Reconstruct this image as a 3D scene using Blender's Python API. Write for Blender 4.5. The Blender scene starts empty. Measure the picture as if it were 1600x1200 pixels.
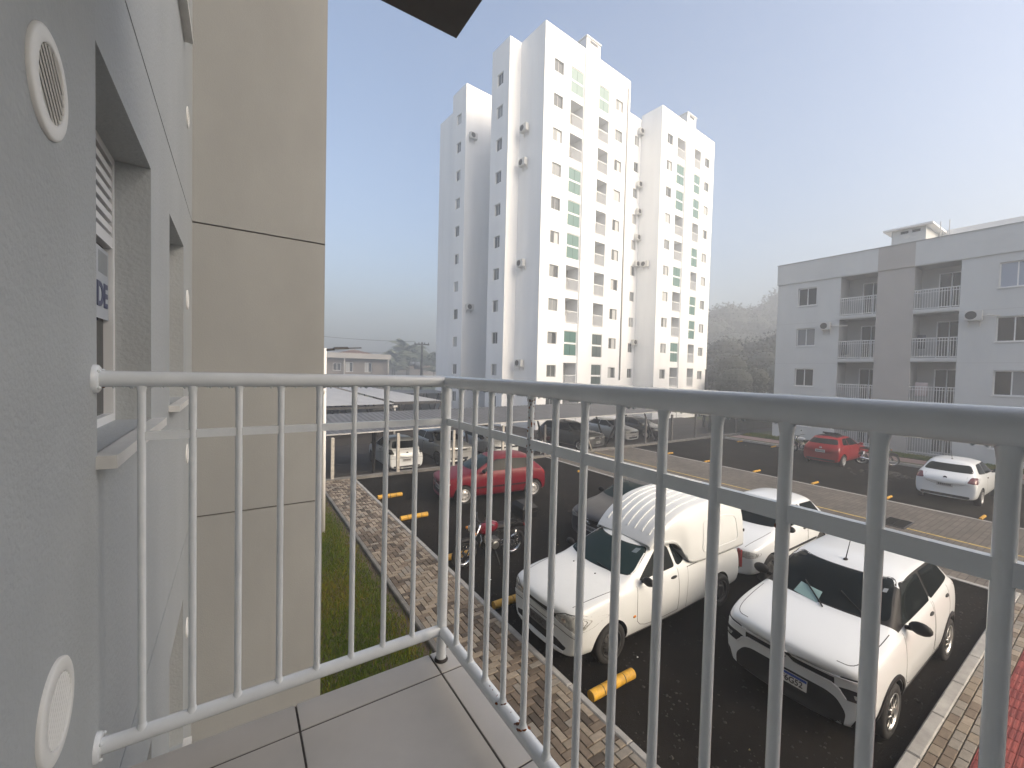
import bpy, bmesh, math, random
import numpy as np
from mathutils import Vector, Matrix
from mathutils.bvhtree import BVHTree
random.seed(7)
rng = np.random.default_rng(7)
SC = bpy.context.scene
C = SC.collection
EYE = 4.2            # height of the camera above the car park

# ---------------------------------------------------------------- camera, sky, sun, exposure
cd = bpy.data.cameras.new('camera'); cam = bpy.data.objects.new('camera', cd); C.objects.link(cam)
right = Vector((0.8342, -0.5509, 0.0246)); fwd = Vector((0.5514, 0.8337, -0.0297))
right.normalize(); fwd = (fwd - right*fwd.dot(right)).normalized(); up = right.cross(fwd)
cam.matrix_world = Matrix.Translation((0, 0, EYE)) @ Matrix((right, up, -fwd)).transposed().to_4x4()
cd.sensor_width = 36; cd.lens = 654/1600*36; cd.clip_start = 0.02; cd.clip_end = 2000
SC.camera = cam
SUN = Vector((0.30, -0.80, 0.52)).normalized()
w = bpy.data.worlds.new('World'); SC.world = w; w.use_nodes = True
wn = w.node_tree; bg = wn.nodes['Background']
sky = wn.nodes.new('ShaderNodeTexSky'); sky.sky_type = 'NISHITA'; sky.sun_disc = False
sky.sun_elevation = math.asin(SUN.z); sky.sun_rotation = math.atan2(SUN.x, SUN.y)
sky.air_density = 1.0; sky.dust_density = 7.0; sky.ozone_density = 0.35
wn.links.new(sky.outputs[0], bg.inputs[0]); bg.inputs[1].default_value = 0.15
ld = bpy.data.lights.new('sun', 'SUN'); ld.energy = 0.5; ld.angle = math.radians(60); ld.color = (1, 0.99, 0.98)
sun = bpy.data.objects.new('sun', ld); C.objects.link(sun)
sun.rotation_euler = SUN.to_track_quat('Z', 'Y').to_euler()
SC.view_settings.view_transform = 'Standard'; SC.view_settings.look = 'None'
SC.view_settings.exposure = 1.12; SC.view_settings.gamma = 1; SC.view_settings.use_curve_mapping = False
SC.render.engine = 'CYCLES'
cy = SC.cycles
cy.use_denoising = True
cy.max_bounces = 8; cy.diffuse_bounces = 4; cy.glossy_bounces = 4; cy.transmission_bounces = 4
cy.volume_bounces = 2; cy.transparent_max_bounces = 8
cy.sample_clamp_indirect = 4

# ---------------------------------------------------------------- materials
MATS = {}
def M(name, col, rough=0.6, metal=0.0, var=0.0, vscale=4.0, bump=0.0, bscale=60.0, coat=0.0, col2=None, streak=None, spec=None):
    if name in MATS: return MATS[name]
    m = bpy.data.materials.new(name); m.use_nodes = True; MATS[name] = m
    nt = m.node_tree; b = nt.nodes['Principled BSDF']
    b.inputs['Roughness'].default_value = rough; b.inputs['Metallic'].default_value = metal
    if coat: b.inputs['Coat Weight'].default_value = coat; b.inputs['Coat Roughness'].default_value = 0.04
    if spec is not None: b.inputs['Specular IOR Level'].default_value = spec
    b.inputs['Base Color'].default_value = (*col, 1)
    geo = None
    if var or bump:
        geo = nt.nodes.new('ShaderNodeNewGeometry')
    if var:
        mp = nt.nodes.new('ShaderNodeMapping'); mp.inputs['Scale'].default_value = streak or (1, 1, 1)
        nt.links.new(geo.outputs['Position'], mp.inputs[0])
        n = nt.nodes.new('ShaderNodeTexNoise'); n.inputs['Scale'].default_value = vscale
        n.inputs['Detail'].default_value = 6; n.inputs['Roughness'].default_value = 0.6
        nt.links.new(mp.outputs[0], n.inputs['Vector'])
        mr = nt.nodes.new('ShaderNodeMapRange'); mr.inputs[1].default_value = 0.3; mr.inputs[2].default_value = 0.7
        nt.links.new(n.outputs['Fac'], mr.inputs[0])
        mx = nt.nodes.new('ShaderNodeMix'); mx.data_type = 'RGBA'
        a = [c*(1-var) for c in col] if col2 is None else col2
        z = [min(1, c*(1+var)) for c in col] if col2 is None else col
        mx.inputs[6].default_value = (*a, 1); mx.inputs[7].default_value = (*z, 1)
        nt.links.new(mr.outputs[0], mx.inputs[0]); nt.links.new(mx.outputs[2], b.inputs['Base Color'])
    if bump:
        n2 = nt.nodes.new('ShaderNodeTexNoise'); n2.inputs['Scale'].default_value = bscale
        n2.inputs['Detail'].default_value = 4
        nt.links.new(geo.outputs['Position'], n2.inputs['Vector'])
        bp = nt.nodes.new('ShaderNodeBump'); bp.inputs['Strength'].default_value = bump; bp.inputs['Distance'].default_value = 0.01
        nt.links.new(n2.outputs['Fac'], bp.inputs['Height']); nt.links.new(bp.outputs[0], b.inputs['Normal'])
    return m

# ---------------------------------------------------------------- object helpers
def tag(o, label=None, cat=None, group=None, kind=None):
    if label: o['label'] = label
    if cat: o['category'] = cat
    if group: o['group'] = group
    if kind: o['kind'] = kind
    return o
def empty(name, loc=(0, 0, 0), rz=0, **k):
    o = bpy.data.objects.new(name, None); C.objects.link(o); o.location = loc; o.rotation_euler = (0, 0, rz)
    o.empty_display_size = 0.2
    return tag(o, **k)
def put(name, me, parent=None, world=True, matrix=None):
    o = bpy.data.objects.new(name, me); C.objects.link(o)
    if matrix is not None: o.matrix_basis = matrix
    if parent:
        o.parent = parent
        if world:
            r = parent
            o.matrix_parent_inverse = Matrix.Identity(4)
            mw = Matrix.Identity(4)
            while r is not None:
                mw = r.matrix_parent_inverse @ r.matrix_basis @ mw
                r = r.parent
            o.matrix_parent_inverse = mw.inverted()
    return o

class MB:
    """collects geometry for one mesh; faces carry a material"""
    def __init__(s, smooth=False): s.v = []; s.f = []; s.m = []; s.mats = []; s.smooth = smooth
    def mi(s, m):
        if m not in s.mats: s.mats.append(m)
        return s.mats.index(m)
    def add(s, vs, fs, m):
        b = len(s.v); s.v += [tuple(v) for v in vs]; k = s.mi(m)
        for f in fs: s.f.append([b+i for i in f]); s.m.append(k)
    def quad(s, a, b, c, d, m): s.add([a, b, c, d], [(0, 1, 2, 3)], m)
    def box(s, lo, hi, m, T=None):
        x0, y0, z0 = lo; x1, y1, z1 = hi
        vs = [(x0, y0, z0), (x1, y0, z0), (x1, y1, z0), (x0, y1, z0), (x0, y0, z1), (x1, y0, z1), (x1, y1, z1), (x0, y1, z1)]
        if T is not None: vs = [T @ Vector(v) for v in vs]
        s.add(vs, [(0, 3, 2, 1), (4, 5, 6, 7), (0, 1, 5, 4), (1, 2, 6, 5), (2, 3, 7, 6), (3, 0, 4, 7)], m)
    def cbox(s, lo, hi, m, c=0.01, T=None):
        """box with chamfered top edges"""
        x0, y0, z0 = lo; x1, y1, z1 = hi
        vs = [(x0, y0, z0), (x1, y0, z0), (x1, y1, z0), (x0, y1, z0), (x0, y0, z1-c), (x1, y0, z1-c), (x1, y1, z1-c), (x0, y1, z1-c),
              (x0+c, y0+c, z1), (x1-c, y0+c, z1), (x1-c, y1-c, z1), (x0+c, y1-c, z1)]
        if T is not None: vs = [T @ Vector(v) for v in vs]
        s.add(vs, [(0, 3, 2, 1), (8, 9, 10, 11), (0, 1, 5, 4), (1, 2, 6, 5), (2, 3, 7, 6), (3, 0, 4, 7), (4, 5, 9, 8), (5, 6, 10, 9), (6, 7, 11, 10), (7, 4, 8, 11)], m)
    def tube(s, pts, r, m, seg=10, caps=True):
        pts = [Vector(p) for p in pts]; n = len(pts)
        rr = r if isinstance(r, (list, tuple)) else [r]*n
        rings = []; t0 = (pts[1]-pts[0]).normalized()
        a = Vector((0, 0, 1)) if abs(t0.z) < 0.9 else Vector((1, 0, 0))
        a = (a - t0*a.dot(t0)).normalized()
        for i, p in enumerate(pts):
            t = (pts[min(i+1, n-1)] - pts[max(i-1, 0)]).normalized()
            a = (a - t*a.dot(t)).normalized(); b = t.cross(a)
            rings.append([p + (a*math.cos(2*math.pi*k/seg) + b*math.sin(2*math.pi*k/seg))*rr[i] for k in range(seg)])
        vs = [v for R in rings for v in R]
        fs = [(i*seg+k, i*seg+(k+1) % seg, (i+1)*seg+(k+1) % seg, (i+1)*seg+k) for i in range(n-1) for k in range(seg)]
        if caps: fs += [tuple(range(seg-1, -1, -1)), tuple((n-1)*seg+k for k in range(seg))]
        s.add(vs, fs, m)
    def lathe(s, prof, m, seg=24, T=None, closed=False):
        """profile of (radius, h) revolved about local Y"""
        vs = []; n = len(prof)
        for k in range(seg):
            a = 2*math.pi*k/seg
            for r, h in prof: vs.append(Vector((r*math.cos(a), h, r*math.sin(a))))
        if T is not None: vs = [T @ v for v in vs]
        fs = []
        for k in range(seg):
            for i in range(n if closed else n-1):
                j = (i+1) % n
                fs.append((k*n+i, k*n+j, ((k+1) % seg)*n+j, ((k+1) % seg)*n+i))
        s.add(vs, fs, m)
    def ball(s, c, r, m, sx=1, sy=1, sz=1, seg=12, T=None):
        vs = []; nr = seg//2
        for i in range(nr+1):
            th = math.pi*i/nr
            for k in range(seg):
                ph = 2*math.pi*k/seg
                vs.append(Vector((c[0]+r*sx*math.sin(th)*math.cos(ph), c[1]+r*sy*math.sin(th)*math.sin(ph), c[2]+r*sz*math.cos(th))))
        if T is not None: vs = [T @ v for v in vs]
        s.add(vs, [(i*seg+k, (i+1)*seg+k, (i+1)*seg+(k+1) % seg, i*seg+(k+1) % seg) for i in range(nr) for k in range(seg)], m)
    def mesh(s, name):
        me = bpy.data.meshes.new(name); me.from_pydata(s.v, [], s.f)
        for m in s.mats: me.materials.append(m)
        me.polygons.foreach_set('material_index', s.m)
        if s.smooth: me.polygons.foreach_set('use_smooth', [True]*len(s.f))
        me.update()
        return me
    def build(s, name, parent=None, world=True, fixn=True, auto=None, matrix=None):
        me = s.mesh(name)
        if fixn or auto:
            bm = bmesh.new(); bm.from_mesh(me)
            if auto: bmesh.ops.remove_doubles(bm, verts=bm.verts, dist=1e-5)
            bmesh.ops.recalc_face_normals(bm, faces=bm.faces)
            if auto:
                for f in bm.faces: f.smooth = True
                for e in bm.edges:
                    e.smooth = not (len(e.link_faces) == 2 and e.calc_face_angle(0) > math.radians(auto))
            bm.to_mesh(me); bm.free()
        return put(name, me, parent, world, matrix)

def text_mesh(name, s, size, m, matrix, parent=None, world=True, bold=0.0):
    cu = bpy.data.curves.new('txt', 'FONT'); cu.body = s; cu.size = size; cu.align_x = 'CENTER'; cu.align_y = 'CENTER'
    cu.extrude = 0.0015; cu.offset = bold
    t = bpy.data.objects.new('txt', cu); C.objects.link(t)
    me = bpy.data.meshes.new_from_object(t); bpy.data.objects.remove(t); bpy.data.curves.remove(cu)
    me.materials.clear(); me.materials.append(m)
    me.transform(matrix); me.name = name
    return put(name, me, parent, world)

class Plane:
    """a facade frame: u to the viewer's right, v up, d inwards"""
    def __init__(s, O, U):
        s.O = Vector(O); s.U = Vector(U).normalized(); s.Z = Vector((0, 0, 1)); s.I = s.Z.cross(s.U)
    def P(s, u, v, d=0.0): return s.O + s.U*u + s.Z*v + s.I*d
    def mat(s, u=0, v=0, d=0): 
        m = Matrix((s.U, s.I, s.Z)).transposed().to_4x4(); m.translation = s.P(u, v, d); return m
def facade(mb, pl, u0, u1, v0, v1, ops, m, mrev=None):
    """wall rectangle with real openings: op = (u0,u1,v0,v1,depth,backmaterial or None)"""
    us = sorted({u0, u1, *[o[0] for o in ops], *[o[1] for o in ops]})
    vs = sorted({v0, v1, *[o[2] for o in ops], *[o[3] for o in ops]})
    us = [u for u in us if u0 <= u <= u1]; vs = [v for v in vs if v0 <= v <= v1]
    for a, b in zip(us, us[1:]):
        for c, d in zip(vs, vs[1:]):
            mu, mv = (a+b)/2, (c+d)/2
            if any(o[0] < mu < o[1] and o[2] < mv < o[3] for o in ops): continue
            mb.quad(pl.P(a, c), pl.P(b, c), pl.P(b, d), pl.P(a, d), m)
    r = mrev or m
    for a, b, c, d, dep, bk in ops:
        P = pl.P
        mb.quad(P(a, c), P(b, c), P(b, c, dep), P(a, c, dep), r); mb.quad(P(a, d), P(a, d, dep), P(b, d, dep), P(b, d), r)
        mb.quad(P(a, c), P(a, c, dep), P(a, d, dep), P(a, d), r); mb.quad(P(b, c), P(b, d), P(b, d, dep), P(b, c, dep), r)
        if bk: mb.quad(P(a, c, dep), P(b, c, dep), P(b, d, dep), P(a, d, dep), bk)
WCACHE = {}
def window(parent, pl, u0, u1, v0, v1, dep, frame_m, pane_m, fw=0.05, n=2, sill=None, sill_m=None, trans=None):
    """sliding window: frame mesh, one pane object per leaf, optional sill"""
    W, H = u1-u0, v1-v0
    key = (round(W, 3), round(H, 3), frame_m.name, fw, n, trans)
    if key not in WCACHE:
        b = MB()
        b.box((0, -0.012, 0), (fw, 0.05, H), frame_m); b.box((W-fw, -0.012, 0), (W, 0.05, H), frame_m)
        b.box((fw, -0.012, 0), (W-fw, 0.05, fw), frame_m); b.box((fw, -0.012, H-fw), (W-fw, 0.05, H), frame_m)
        for k in range(1, n): b.box((W*k/n-fw*0.45, -0.010, fw), (W*k/n+fw*0.45, 0.05, H-fw), frame_m)
        if trans: b.box((fw, -0.011, trans-fw*0.7), (W-fw, 0.045, trans+fw*0.7), frame_m)
        p = MB(); q = (W-2*fw)/n
        p.box((0.004, 0.0, 0), (q-0.004, 0.012, H-2*fw), frame_m)
        WCACHE[key] = (b.mesh('window'), p.mesh('pane'), q)
    f, p, q = WCACHE[key]
    M4 = pl.mat(u0, v0, dep)
    o = put('window', f, parent, True, M4)
    for k in range(n):
        pm = pane_m[k % len(pane_m)] if isinstance(pane_m, (list, tuple)) else pane_m
        pk = key+(pm.name,)
        if pk not in WCACHE:
            me = p.copy(); me.materials.clear(); me.materials.append(pm); WCACHE[pk] = me
        po = bpy.data.objects.new('pane', WCACHE[pk]); C.objects.link(po); po.parent = o
        po.location = (fw+q*k, 0.004+0.014*(k % 2), fw)
    if sill:
        sk = ('sill', round(W, 3), sill, dep, sill_m.name)
        if sk not in WCACHE:
            b = MB(); b.box((-0.04, -dep-sill, -0.035), (W+0.04, 0.0-dep+0.004, 0.0), sill_m); WCACHE[sk] = b.mesh('sill')
        so = bpy.data.objects.new('sill', WCACHE[sk]); C.objects.link(so); so.parent = o
    return o
# ---------------------------------------------------------------- palette
WALL = M('grey_paint', (0.378, 0.398, 0.402), 0.75, var=0.07, vscale=1.3, bump=0.35, bscale=55, streak=(1, 1, .35))
WALL_F = M('grey_paint_rough', (0.378, 0.398, 0.402), 0.8, var=0.06, vscale=3.0, bump=0.35, bscale=75)
BEIGE = M('beige_paint', (0.30, 0.305, 0.297), 0.75, var=0.08, vscale=1.4, bump=0.12, bscale=110, streak=(1, 1, .5))
GROOVE = M('groove', (0.12, 0.115, 0.11), 0.9)
WHITE = M('white_paint', (0.78, 0.78, 0.77), 0.5, var=0.03)
RAILW = M('rail_enamel', (0.73, 0.76, 0.775), 0.2, coat=0.4, var=0.05, vscale=14, bump=0.05, bscale=90)
PVC = M('white_plastic', (0.75, 0.75, 0.72), 0.4)
ALU = M('white_aluminium', (0.74, 0.75, 0.75), 0.35)
RUST = M('rust', (0.15, 0.045, 0.012), 0.9, var=0.5, vscale=90)
GLASS = M('dark_window_glass', (0.02, 0.025, 0.027), 0.06, spec=0.6)
GLASS.node_tree.nodes['Principled BSDF'].inputs['IOR'].default_value = 1.2
BLACK = M('black_plastic', (0.012, 0.012, 0.013), 0.5, spec=0.25)
DARKM = M('dark_steel', (0.035, 0.035, 0.037), 0.5)
TILE = [M('floor_tile_%s' % a, tuple(c*k for c in (0.44, 0.415, 0.38)), 0.38, var=0.08, vscale=5) for a, k in (('a', 1), ('b', 1.05), ('c', 0.95))]
GROUT = M('grout', (0.05, 0.043, 0.04), 0.9)
ASPH = M('asphalt', (0.021, 0.0185, 0.0158), 0.9, spec=0.06, col2=(0.0065, 0.006, 0.0055), var=0.3, vscale=0.6, bump=1.0, bscale=70)
CONC = M('concrete', (0.30, 0.295, 0.28), 0.85, var=0.2, vscale=6, bump=0.4, bscale=80)
CONCD = M('old_concrete', (0.15, 0.145, 0.135), 0.9, var=0.3, vscale=4, bump=0.4, bscale=60)
EARTH = M('earth', (0.075, 0.055, 0.04), 0.95, var=0.3, vscale=3, bump=0.5, bscale=20)
TURF = M('turf', (0.042, 0.055, 0.014), 0.95, var=0.45, vscale=1.5, bump=0.5, bscale=40)
YELL = M('yellow_paint', (0.66, 0.37, 0.02), 0.6, col2=(0.36, 0.20, 0.03), var=0.3, vscale=13)
YELLD = M('worn_yellow_line', (0.42, 0.31, 0.09), 0.8, var=0.25, vscale=7)

# ---------------------------------------------------------------- the ground
b = MB(); b.quad((-250, -250, -0.62), (250, -250, -0.62), (250, 250, -0.62), (-250, 250, -0.62), TURF)
tag(b.build('ground'), kind='structure')
b = MB(); b.box((3.70, -30, -0.6), (27.75, 16.2, 0.0), ASPH)
tag(b.build('car_park'), kind='structure')
b = MB(); b.box((-6, 16.45, -0.61), (42, 60, -0.5), M('yard', (0.030, 0.025, 0.021), 0.9, var=0.3, vscale=1.5, bump=0.6, bscale=30))
tag(b.build('carport_yard'), kind='structure')
b = MB(); b.box((-0.3, -6, -0.6), (2.43, 15.9, 0.06), EARTH)
lawn = tag(b.build('lawn'), kind='structure')
b = MB(); b.box((29.75, -30, -0.6), (60, 15.6, 0.16), TURF)
tag(b.build('far_lawn'), kind='structure')
# low retaining kerb between the car park and the carport yard
b = MB(); b.box((2.4, 16.2, -0.6), (31, 16.45, 0.10), CONCD)
tag(b.build('low_retaining_kerb'), kind='structure')

# brick paved road with its worn yellow centre line
def paver_mat():
    m = bpy.data.materials.new('road_pavers'); m.use_nodes = True; nt = m.node_tree; bs = nt.nodes['Principled BSDF']
    g = nt.nodes.new('ShaderNodeNewGeometry'); br = nt.nodes.new('ShaderNodeTexBrick')
    br.inputs['Scale'].default_value = 1; br.inputs['Brick Width'].default_value = 0.22; br.inputs['Row Height'].default_value = 0.13
    br.inputs['Mortar Size'].default_value = 0.006; br.inputs['Bias'].default_value = 0
    br.inputs['Color1'].default_value = (0.125, 0.108, 0.09, 1); br.inputs['Color2'].default_value = (0.085, 0.075, 0.062, 1); br.inputs['Mortar'].default_value = (0.035, 0.031, 0.027, 1)
    nt.links.new(g.outputs['Position'], br.inputs['Vector'])
    n = nt.nodes.new('ShaderNodeTexNoise'); n.inputs['Scale'].default_value = 0.8; n.inputs['Detail'].default_value = 5
    nt.links.new(g.outputs['Position'], n.inputs['Vector'])
    mx = nt.nodes.new('ShaderNodeMix'); mx.data_type = 'RGBA'; mx.blend_type = 'MULTIPLY'; mx.inputs[0].default_value = 1
    mr = nt.nodes.new('ShaderNodeMapRange'); mr.inputs[1].default_value = 0.3; mr.inputs[2].default_value = 0.7; mr.inputs[3].default_value = 0.72; mr.inputs[4].default_value = 1.15
    nt.links.new(n.outputs['Fac'], mr.inputs[0])
    nt.links.new(br.outputs['Color'], mx.inputs[6]); nt.links.new(mr.outputs[0], mx.inputs[7]); nt.links.new(mx.outputs[2], bs.inputs['Base Color'])
    bp = nt.nodes.new('ShaderNodeBump'); bp.invert = True; bp.inputs['Strength'].default_value = 0.7; bp.inputs['Distance'].default_value = 0.006
    nt.links.new(br.outputs['Fac'], bp.inputs['Height']); nt.links.new(bp.outputs[0], bs.inputs['Normal'])
    bs.inputs['Roughness'].default_value = 0.75
    return m
b = MB(); b.box((12.92, -30, -0.3), (19.0, 16.15, 0.012), paver_mat())
for a0, a1 in ((12.80, 12.92), (19.0, 19.12)): b.box((a0, -30, -0.3), (a1, 16.15, 0.016), CONC)
road = tag(b.build('paved_road'), kind='structure')
b = MB()
y = -24.0
while y < 15.6:
    if not 3.55 < y+0.2 < 4.25: b.box((15.93, y, 0.002), (16.02, y+0.385, 0.0165), YELLD)
    y += 0.4
tag(b.build('yellow_centre_line', road), kind='stuff')

# ---------------------------------------------------------------- footpaths: pavers laid piece by piece
PAV = [M('paver_%s' % n, c, 0.7, var=0.16, vscale=22, bump=0.3, bscale=130) for n, c in
       (('tan', (0.21, 0.175, 0.13)), ('sand', (0.255, 0.215, 0.165)), ('grey', (0.20, 0.18, 0.15)), ('damp', (0.095, 0.072, 0.05)), ('dark_damp', (0.062, 0.047, 0.033)), ('brown', (0.145, 0.112, 0.08)))]
def herringbone(x0, x1, y0, y1, s=0.1):
    ni, nj = int(round((x1-x0)/s)), int(round((y1-y0)/s)); out = []
    for i in range(-1, ni+1):
        for j in range(-1, nj+1):
            d = (i-j) % 4
            if d == 0: r = (i, i+2, j, j+1)
            elif d == 3: r = (i, i+1, j, j+2)
            else: continue
            r = (max(r[0], 0), min(r[1], ni), max(r[2], 0), min(r[3], nj))
            if r[1] > r[0] and r[3] > r[2]: out.append((x0+r[0]*s, x0+r[1]*s, y0+r[2]*s, y0+r[3]*s))
    return out
PAVM = {}
def lay(root, bricks, zt, near_key, n_single, pick, gap=0.005, name='paver'):
    bricks = sorted(bricks, key=near_key); rest = MB()
    for k, (a, c, d, e) in enumerate(bricks):
        m = pick((a+c)/2, (d+e)/2); dz = random.uniform(-0.003, 0.002)
        if k < n_single:
            key = (round(c-a, 3), round(e-d, 3), m.name)
            if key not in PAVM:
                q = MB(); hx, hy = (c-a)/2-gap, (e-d)/2-gap; q.cbox((-hx, -hy, -0.06), (hx, hy, 0), m, 0.006); PAVM[key] = q.mesh(name)
            o = put(name, PAVM[key], root); o.location = ((a+c)/2, (d+e)/2, zt+dz); o.matrix_parent_inverse = Matrix.Identity(4)
            o.rotation_euler = (random.uniform(-.008, .008), random.uniform(-.008, .008), random.uniform(-.006, .006))
        else: rest.cbox((a+gap, d+gap, zt-0.06), (c-gap, e-gap, zt+dz), m, 0.006)
    if rest.f: tag(rest.build(name+'_bed', root), kind='stuff')
def damp(x, y):
    # the path is damp in patches
    q = math.sin(x*2.1+1.3)*math.sin(y*0.9+0.4) + 0.5*math.sin(x*5+y*2.3) + random.uniform(-0.9, 0.9)
    if 7.5 < y < 10.5: q -= 0.9
    if y > 11.5: q += 0.5
    if y > 11: return random.choice((PAV[1], PAV[3], PAV[5], PAV[2], PAV[4], PAV[1]))
    if q < -0.55: return random.choice((PAV[3], PAV[4], PAV[5]))
    return random.choice((PAV[0], PAV[0], PAV[1], PAV[2], PAV[2] if y > 10 else PAV[5]))
b = MB(); b.box((2.52, -6, -0.6), (3.62, 16.0, 0.062), M('bedding_sand', (0.04, 0.033, 0.026), 0.95, var=0.2, vscale=20))
path = tag(b.build('footpath'), kind='structure')
lay(path, herringbone(2.52, 3.62, -2.0, 16.0), 0.12, lambda r: abs(r[2]-5.0) if r[2] > 2.2 else 100, 300, damp)
def kerb_run(root, axis, a0, a1, c0, c1, z1, m, step=1.0, z0=-0.3):
    t = a0; k = 0
    while t < a1-0.05:
        e = min(t+step, a1); q = MB()
        lo, hi = ((t+0.004, c0, z0), (e-0.004, c1, z1)) if axis == 'x' else ((c0, t+0.004, z0), (c1, e-0.004, z1))
        dz = random.uniform(-0.004, 0.004)
        q.cbox(lo, (hi[0], hi[1], hi[2]+dz), m, 0.014); q.build('kerb_stone', root)
        t = e
kerb_run(path, 'y', -2, 16, 3.622, 3.72, 0.125, CONC)
kerb_run(path, 'y', -2, 16, 2.43, 2.518, 0.13, CONCD)

b = MB(); b.box((4.2, -3.2, -0.6), (12.75, 1.18, 0.062), M('bedding_sand', (0.09, 0.075, 0.06)))
walk = tag(b.build('side_footpath'), kind='structure')
kerb_run(walk, 'x', 4.2, 12.8, 1.182, 1.31, 0.13, CONC)
br = []
for r in range(3):
    x = 4.2 + (0.1 if r % 2 else 0.0)
    while x < 12.7: br.append((x, min(x+0.2, 12.75), 1.18-0.1*(r+1), 1.18-0.1*r)); x += 0.2
lay(walk, br, 0.12, lambda r: abs(r[0]-9), 150, lambda x, y: random.choice((PAV[0], PAV[2], PAV[2], PAV[5], PAV[1])), 0.003)
REDT = [M('red_tactile_%d' % k, c, 0.75, var=0.15, vscale=15, bump=0.3, bscale=90) for k, c in enumerate(((0.20, 0.035, 0.03), (0.17, 0.03, 0.027), (0.22, 0.045, 0.037)))]
RT = []
for m in REDT:
    q = MB(); q.box((-0.122, -0.122, -0.05), (0.122, 0.122, -0.004), m)
    for k in range(5): q.cbox((-0.115, -0.11+k*0.047, -0.004), (0.115, -0.082+k*0.047, 0.002), m, 0.003)
    RT.append(q.mesh('tactile_tile'))
for i in range(34):
    for j in range(6):
        o = put('tactile_tile', random.choice(RT), walk); o.matrix_parent_inverse = Matrix.Identity(4)
        o.location = (4.33+0.25*i, 0.752-0.25*j, 0.122+random.uniform(-.002, .002))
# far pavement before the right-hand block
b = MB(); b.box((28.35, -30, -0.4), (29.72, 15.6, 0.12), M('pink_pavement', (0.25, 0.17, 0.155), 0.85, var=0.15, vscale=5, bump=0.4, bscale=30))
fp = tag(b.build('far_pavement'), kind='structure')
kerb_run(fp, 'y', -14, 15.6, 27.75, 27.9, 0.12, CONC, 2.0)
b = MB(); b.box((27.9, -30, -0.4), (28.35, 15.6, 0.115), M('worn_turf', (0.07, 0.065, 0.03), 0.95, var=0.3)); tag(b.build('verge_strip'), kind='structure')

# ---------------------------------------------------------------- grass
def grass(name, x0, x1, y0, y1, z, n, h0, h1, wd, mats, bare=None):
    xs = rng.uniform(x0, x1, n); ys = y0 + (y1-y0)*rng.uniform(0, 1, n)**1.25; a = rng.uniform(0, 2*np.pi, n); h = rng.uniform(h0, h1, n)
    if bare is not None:
        k = bare(xs, ys, rng.uniform(0, 1, n)); xs, ys, a, h = xs[k], ys[k], a[k], h[k]; n = len(xs)
    lx, ly = rng.normal(0, 0.4, n)*h, rng.normal(0, 0.4, n)*h
    v = np.zeros((n, 3, 3)); dx, dy = np.cos(a)*wd, np.sin(a)*wd
    v[:, 0] = np.stack([xs-dx, ys-dy, np.full(n, z)], 1); v[:, 1] = np.stack([xs+dx, ys+dy, np.full(n, z)], 1); v[:, 2] = np.stack([xs+lx, ys+ly, z+h], 1)
    me = bpy.data.meshes.new(name); me.vertices.add(n*3); me.vertices.foreach_set('co', v.reshape(-1))
    me.loops.add(n*3); me.loops.foreach_set('vertex_index', np.arange(n*3)); me.polygons.add(n)
    me.polygons.foreach_set('loop_start', np.arange(n)*3); me.polygons.foreach_set('loop_total', np.full(n, 3))
    for m in mats: me.materials.append(m)
    pat = np.sin(xs*3.1)*np.sin(ys*1.7+0.5)+rng.normal(0, 0.8, n)
    me.polygons.foreach_set('material_index', np.digitize(pat, [-0.7, 0.5]).astype(np.int32) if len(mats) == 3 else np.zeros(n, np.int32)); me.update(calc_edges=True)
    return tag(put(name, me), kind='stuff')
GR = [M('grass_dry', (0.15, 0.125, 0.012), 0.8, spec=.1), M('grass_green', (0.095, 0.135, 0.008), 0.8, spec=.1), M('grass_dark', (0.052, 0.088, 0.006), 0.8, spec=.1)]
def bare(x, y, r):   # worn earth next to the path kerb
    e = (2.43-x); q = np.clip(e/0.35, 0.05, 1)*np.where(y > 12.3, 0.75, 1)
    return r < q
grass('grass', 0.5, 2.43, 3.4, 15.8, 0.06, 90000, 0.03, 0.085, 0.006, GR, bare)
grass('far_grass', 29.8, 31.3, 1.0, 15.5, 0.16, 20000, 0.04, 0.13, 0.02, GR)

# ---------------------------------------------------------------- our own building
own = empty('apartment_building', (-2, 4, 0), label='grey and beige apartment block whose wall with round vents fills the left side', cat='building')
FH = 2.57; Z0 = 3.05            # storey height, level of our balcony floor
lw = Plane((-0.313, 0, 0), (0, 1, 0))
ops = []
for k in range(-1, 3):
    ops += [(1.55, 2.44, 3.95+FH*k, 5.05+FH*k, 0.30, None), (3.06, 3.83, 3.96+FH*k, 5.04+FH*k, 0.30, None)]
for zg in (Z0-0.14-FH, Z0-0.14, Z0-0.14+FH, Z0-0.14+2*FH): pass
gz = [2.86, 5.41, 7.98, 10.55]   # shadow grooves at each floor
b = MB()
facade(b, lw, -3.2, 4.53, -0.6, 13.4, ops + [(-3.2, 4.53, g-0.006, g+0.006, 0.012, GROOVE) for g in gz if True and not any(o[2] < g < o[3] for o in ops)], WALL)
b.build('wall', own, fixn=False)
b = MB(); b.box((-0.40, -3.2, Z0), (-0.305, 1.525, 5.54), WALL_F); b.build('balcony_side_wall', own)
bw = Plane((-0.313, 4.53, 0), (1, 0, 0))
b = MB(); facade(b, bw, 0, 1.05, -0.6, 13.4, [(0, 1.05, g-0.007, g+0.007, 0.012, GROOVE) for g in (2.86, 5.41, 7.98, 10.55)], BEIGE)
b.box((-0.313, 4.56, -0.6), (0.737, 10.4, 13.4), BEIGE)
b.build('beige_wall', own, fixn=False)
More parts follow.
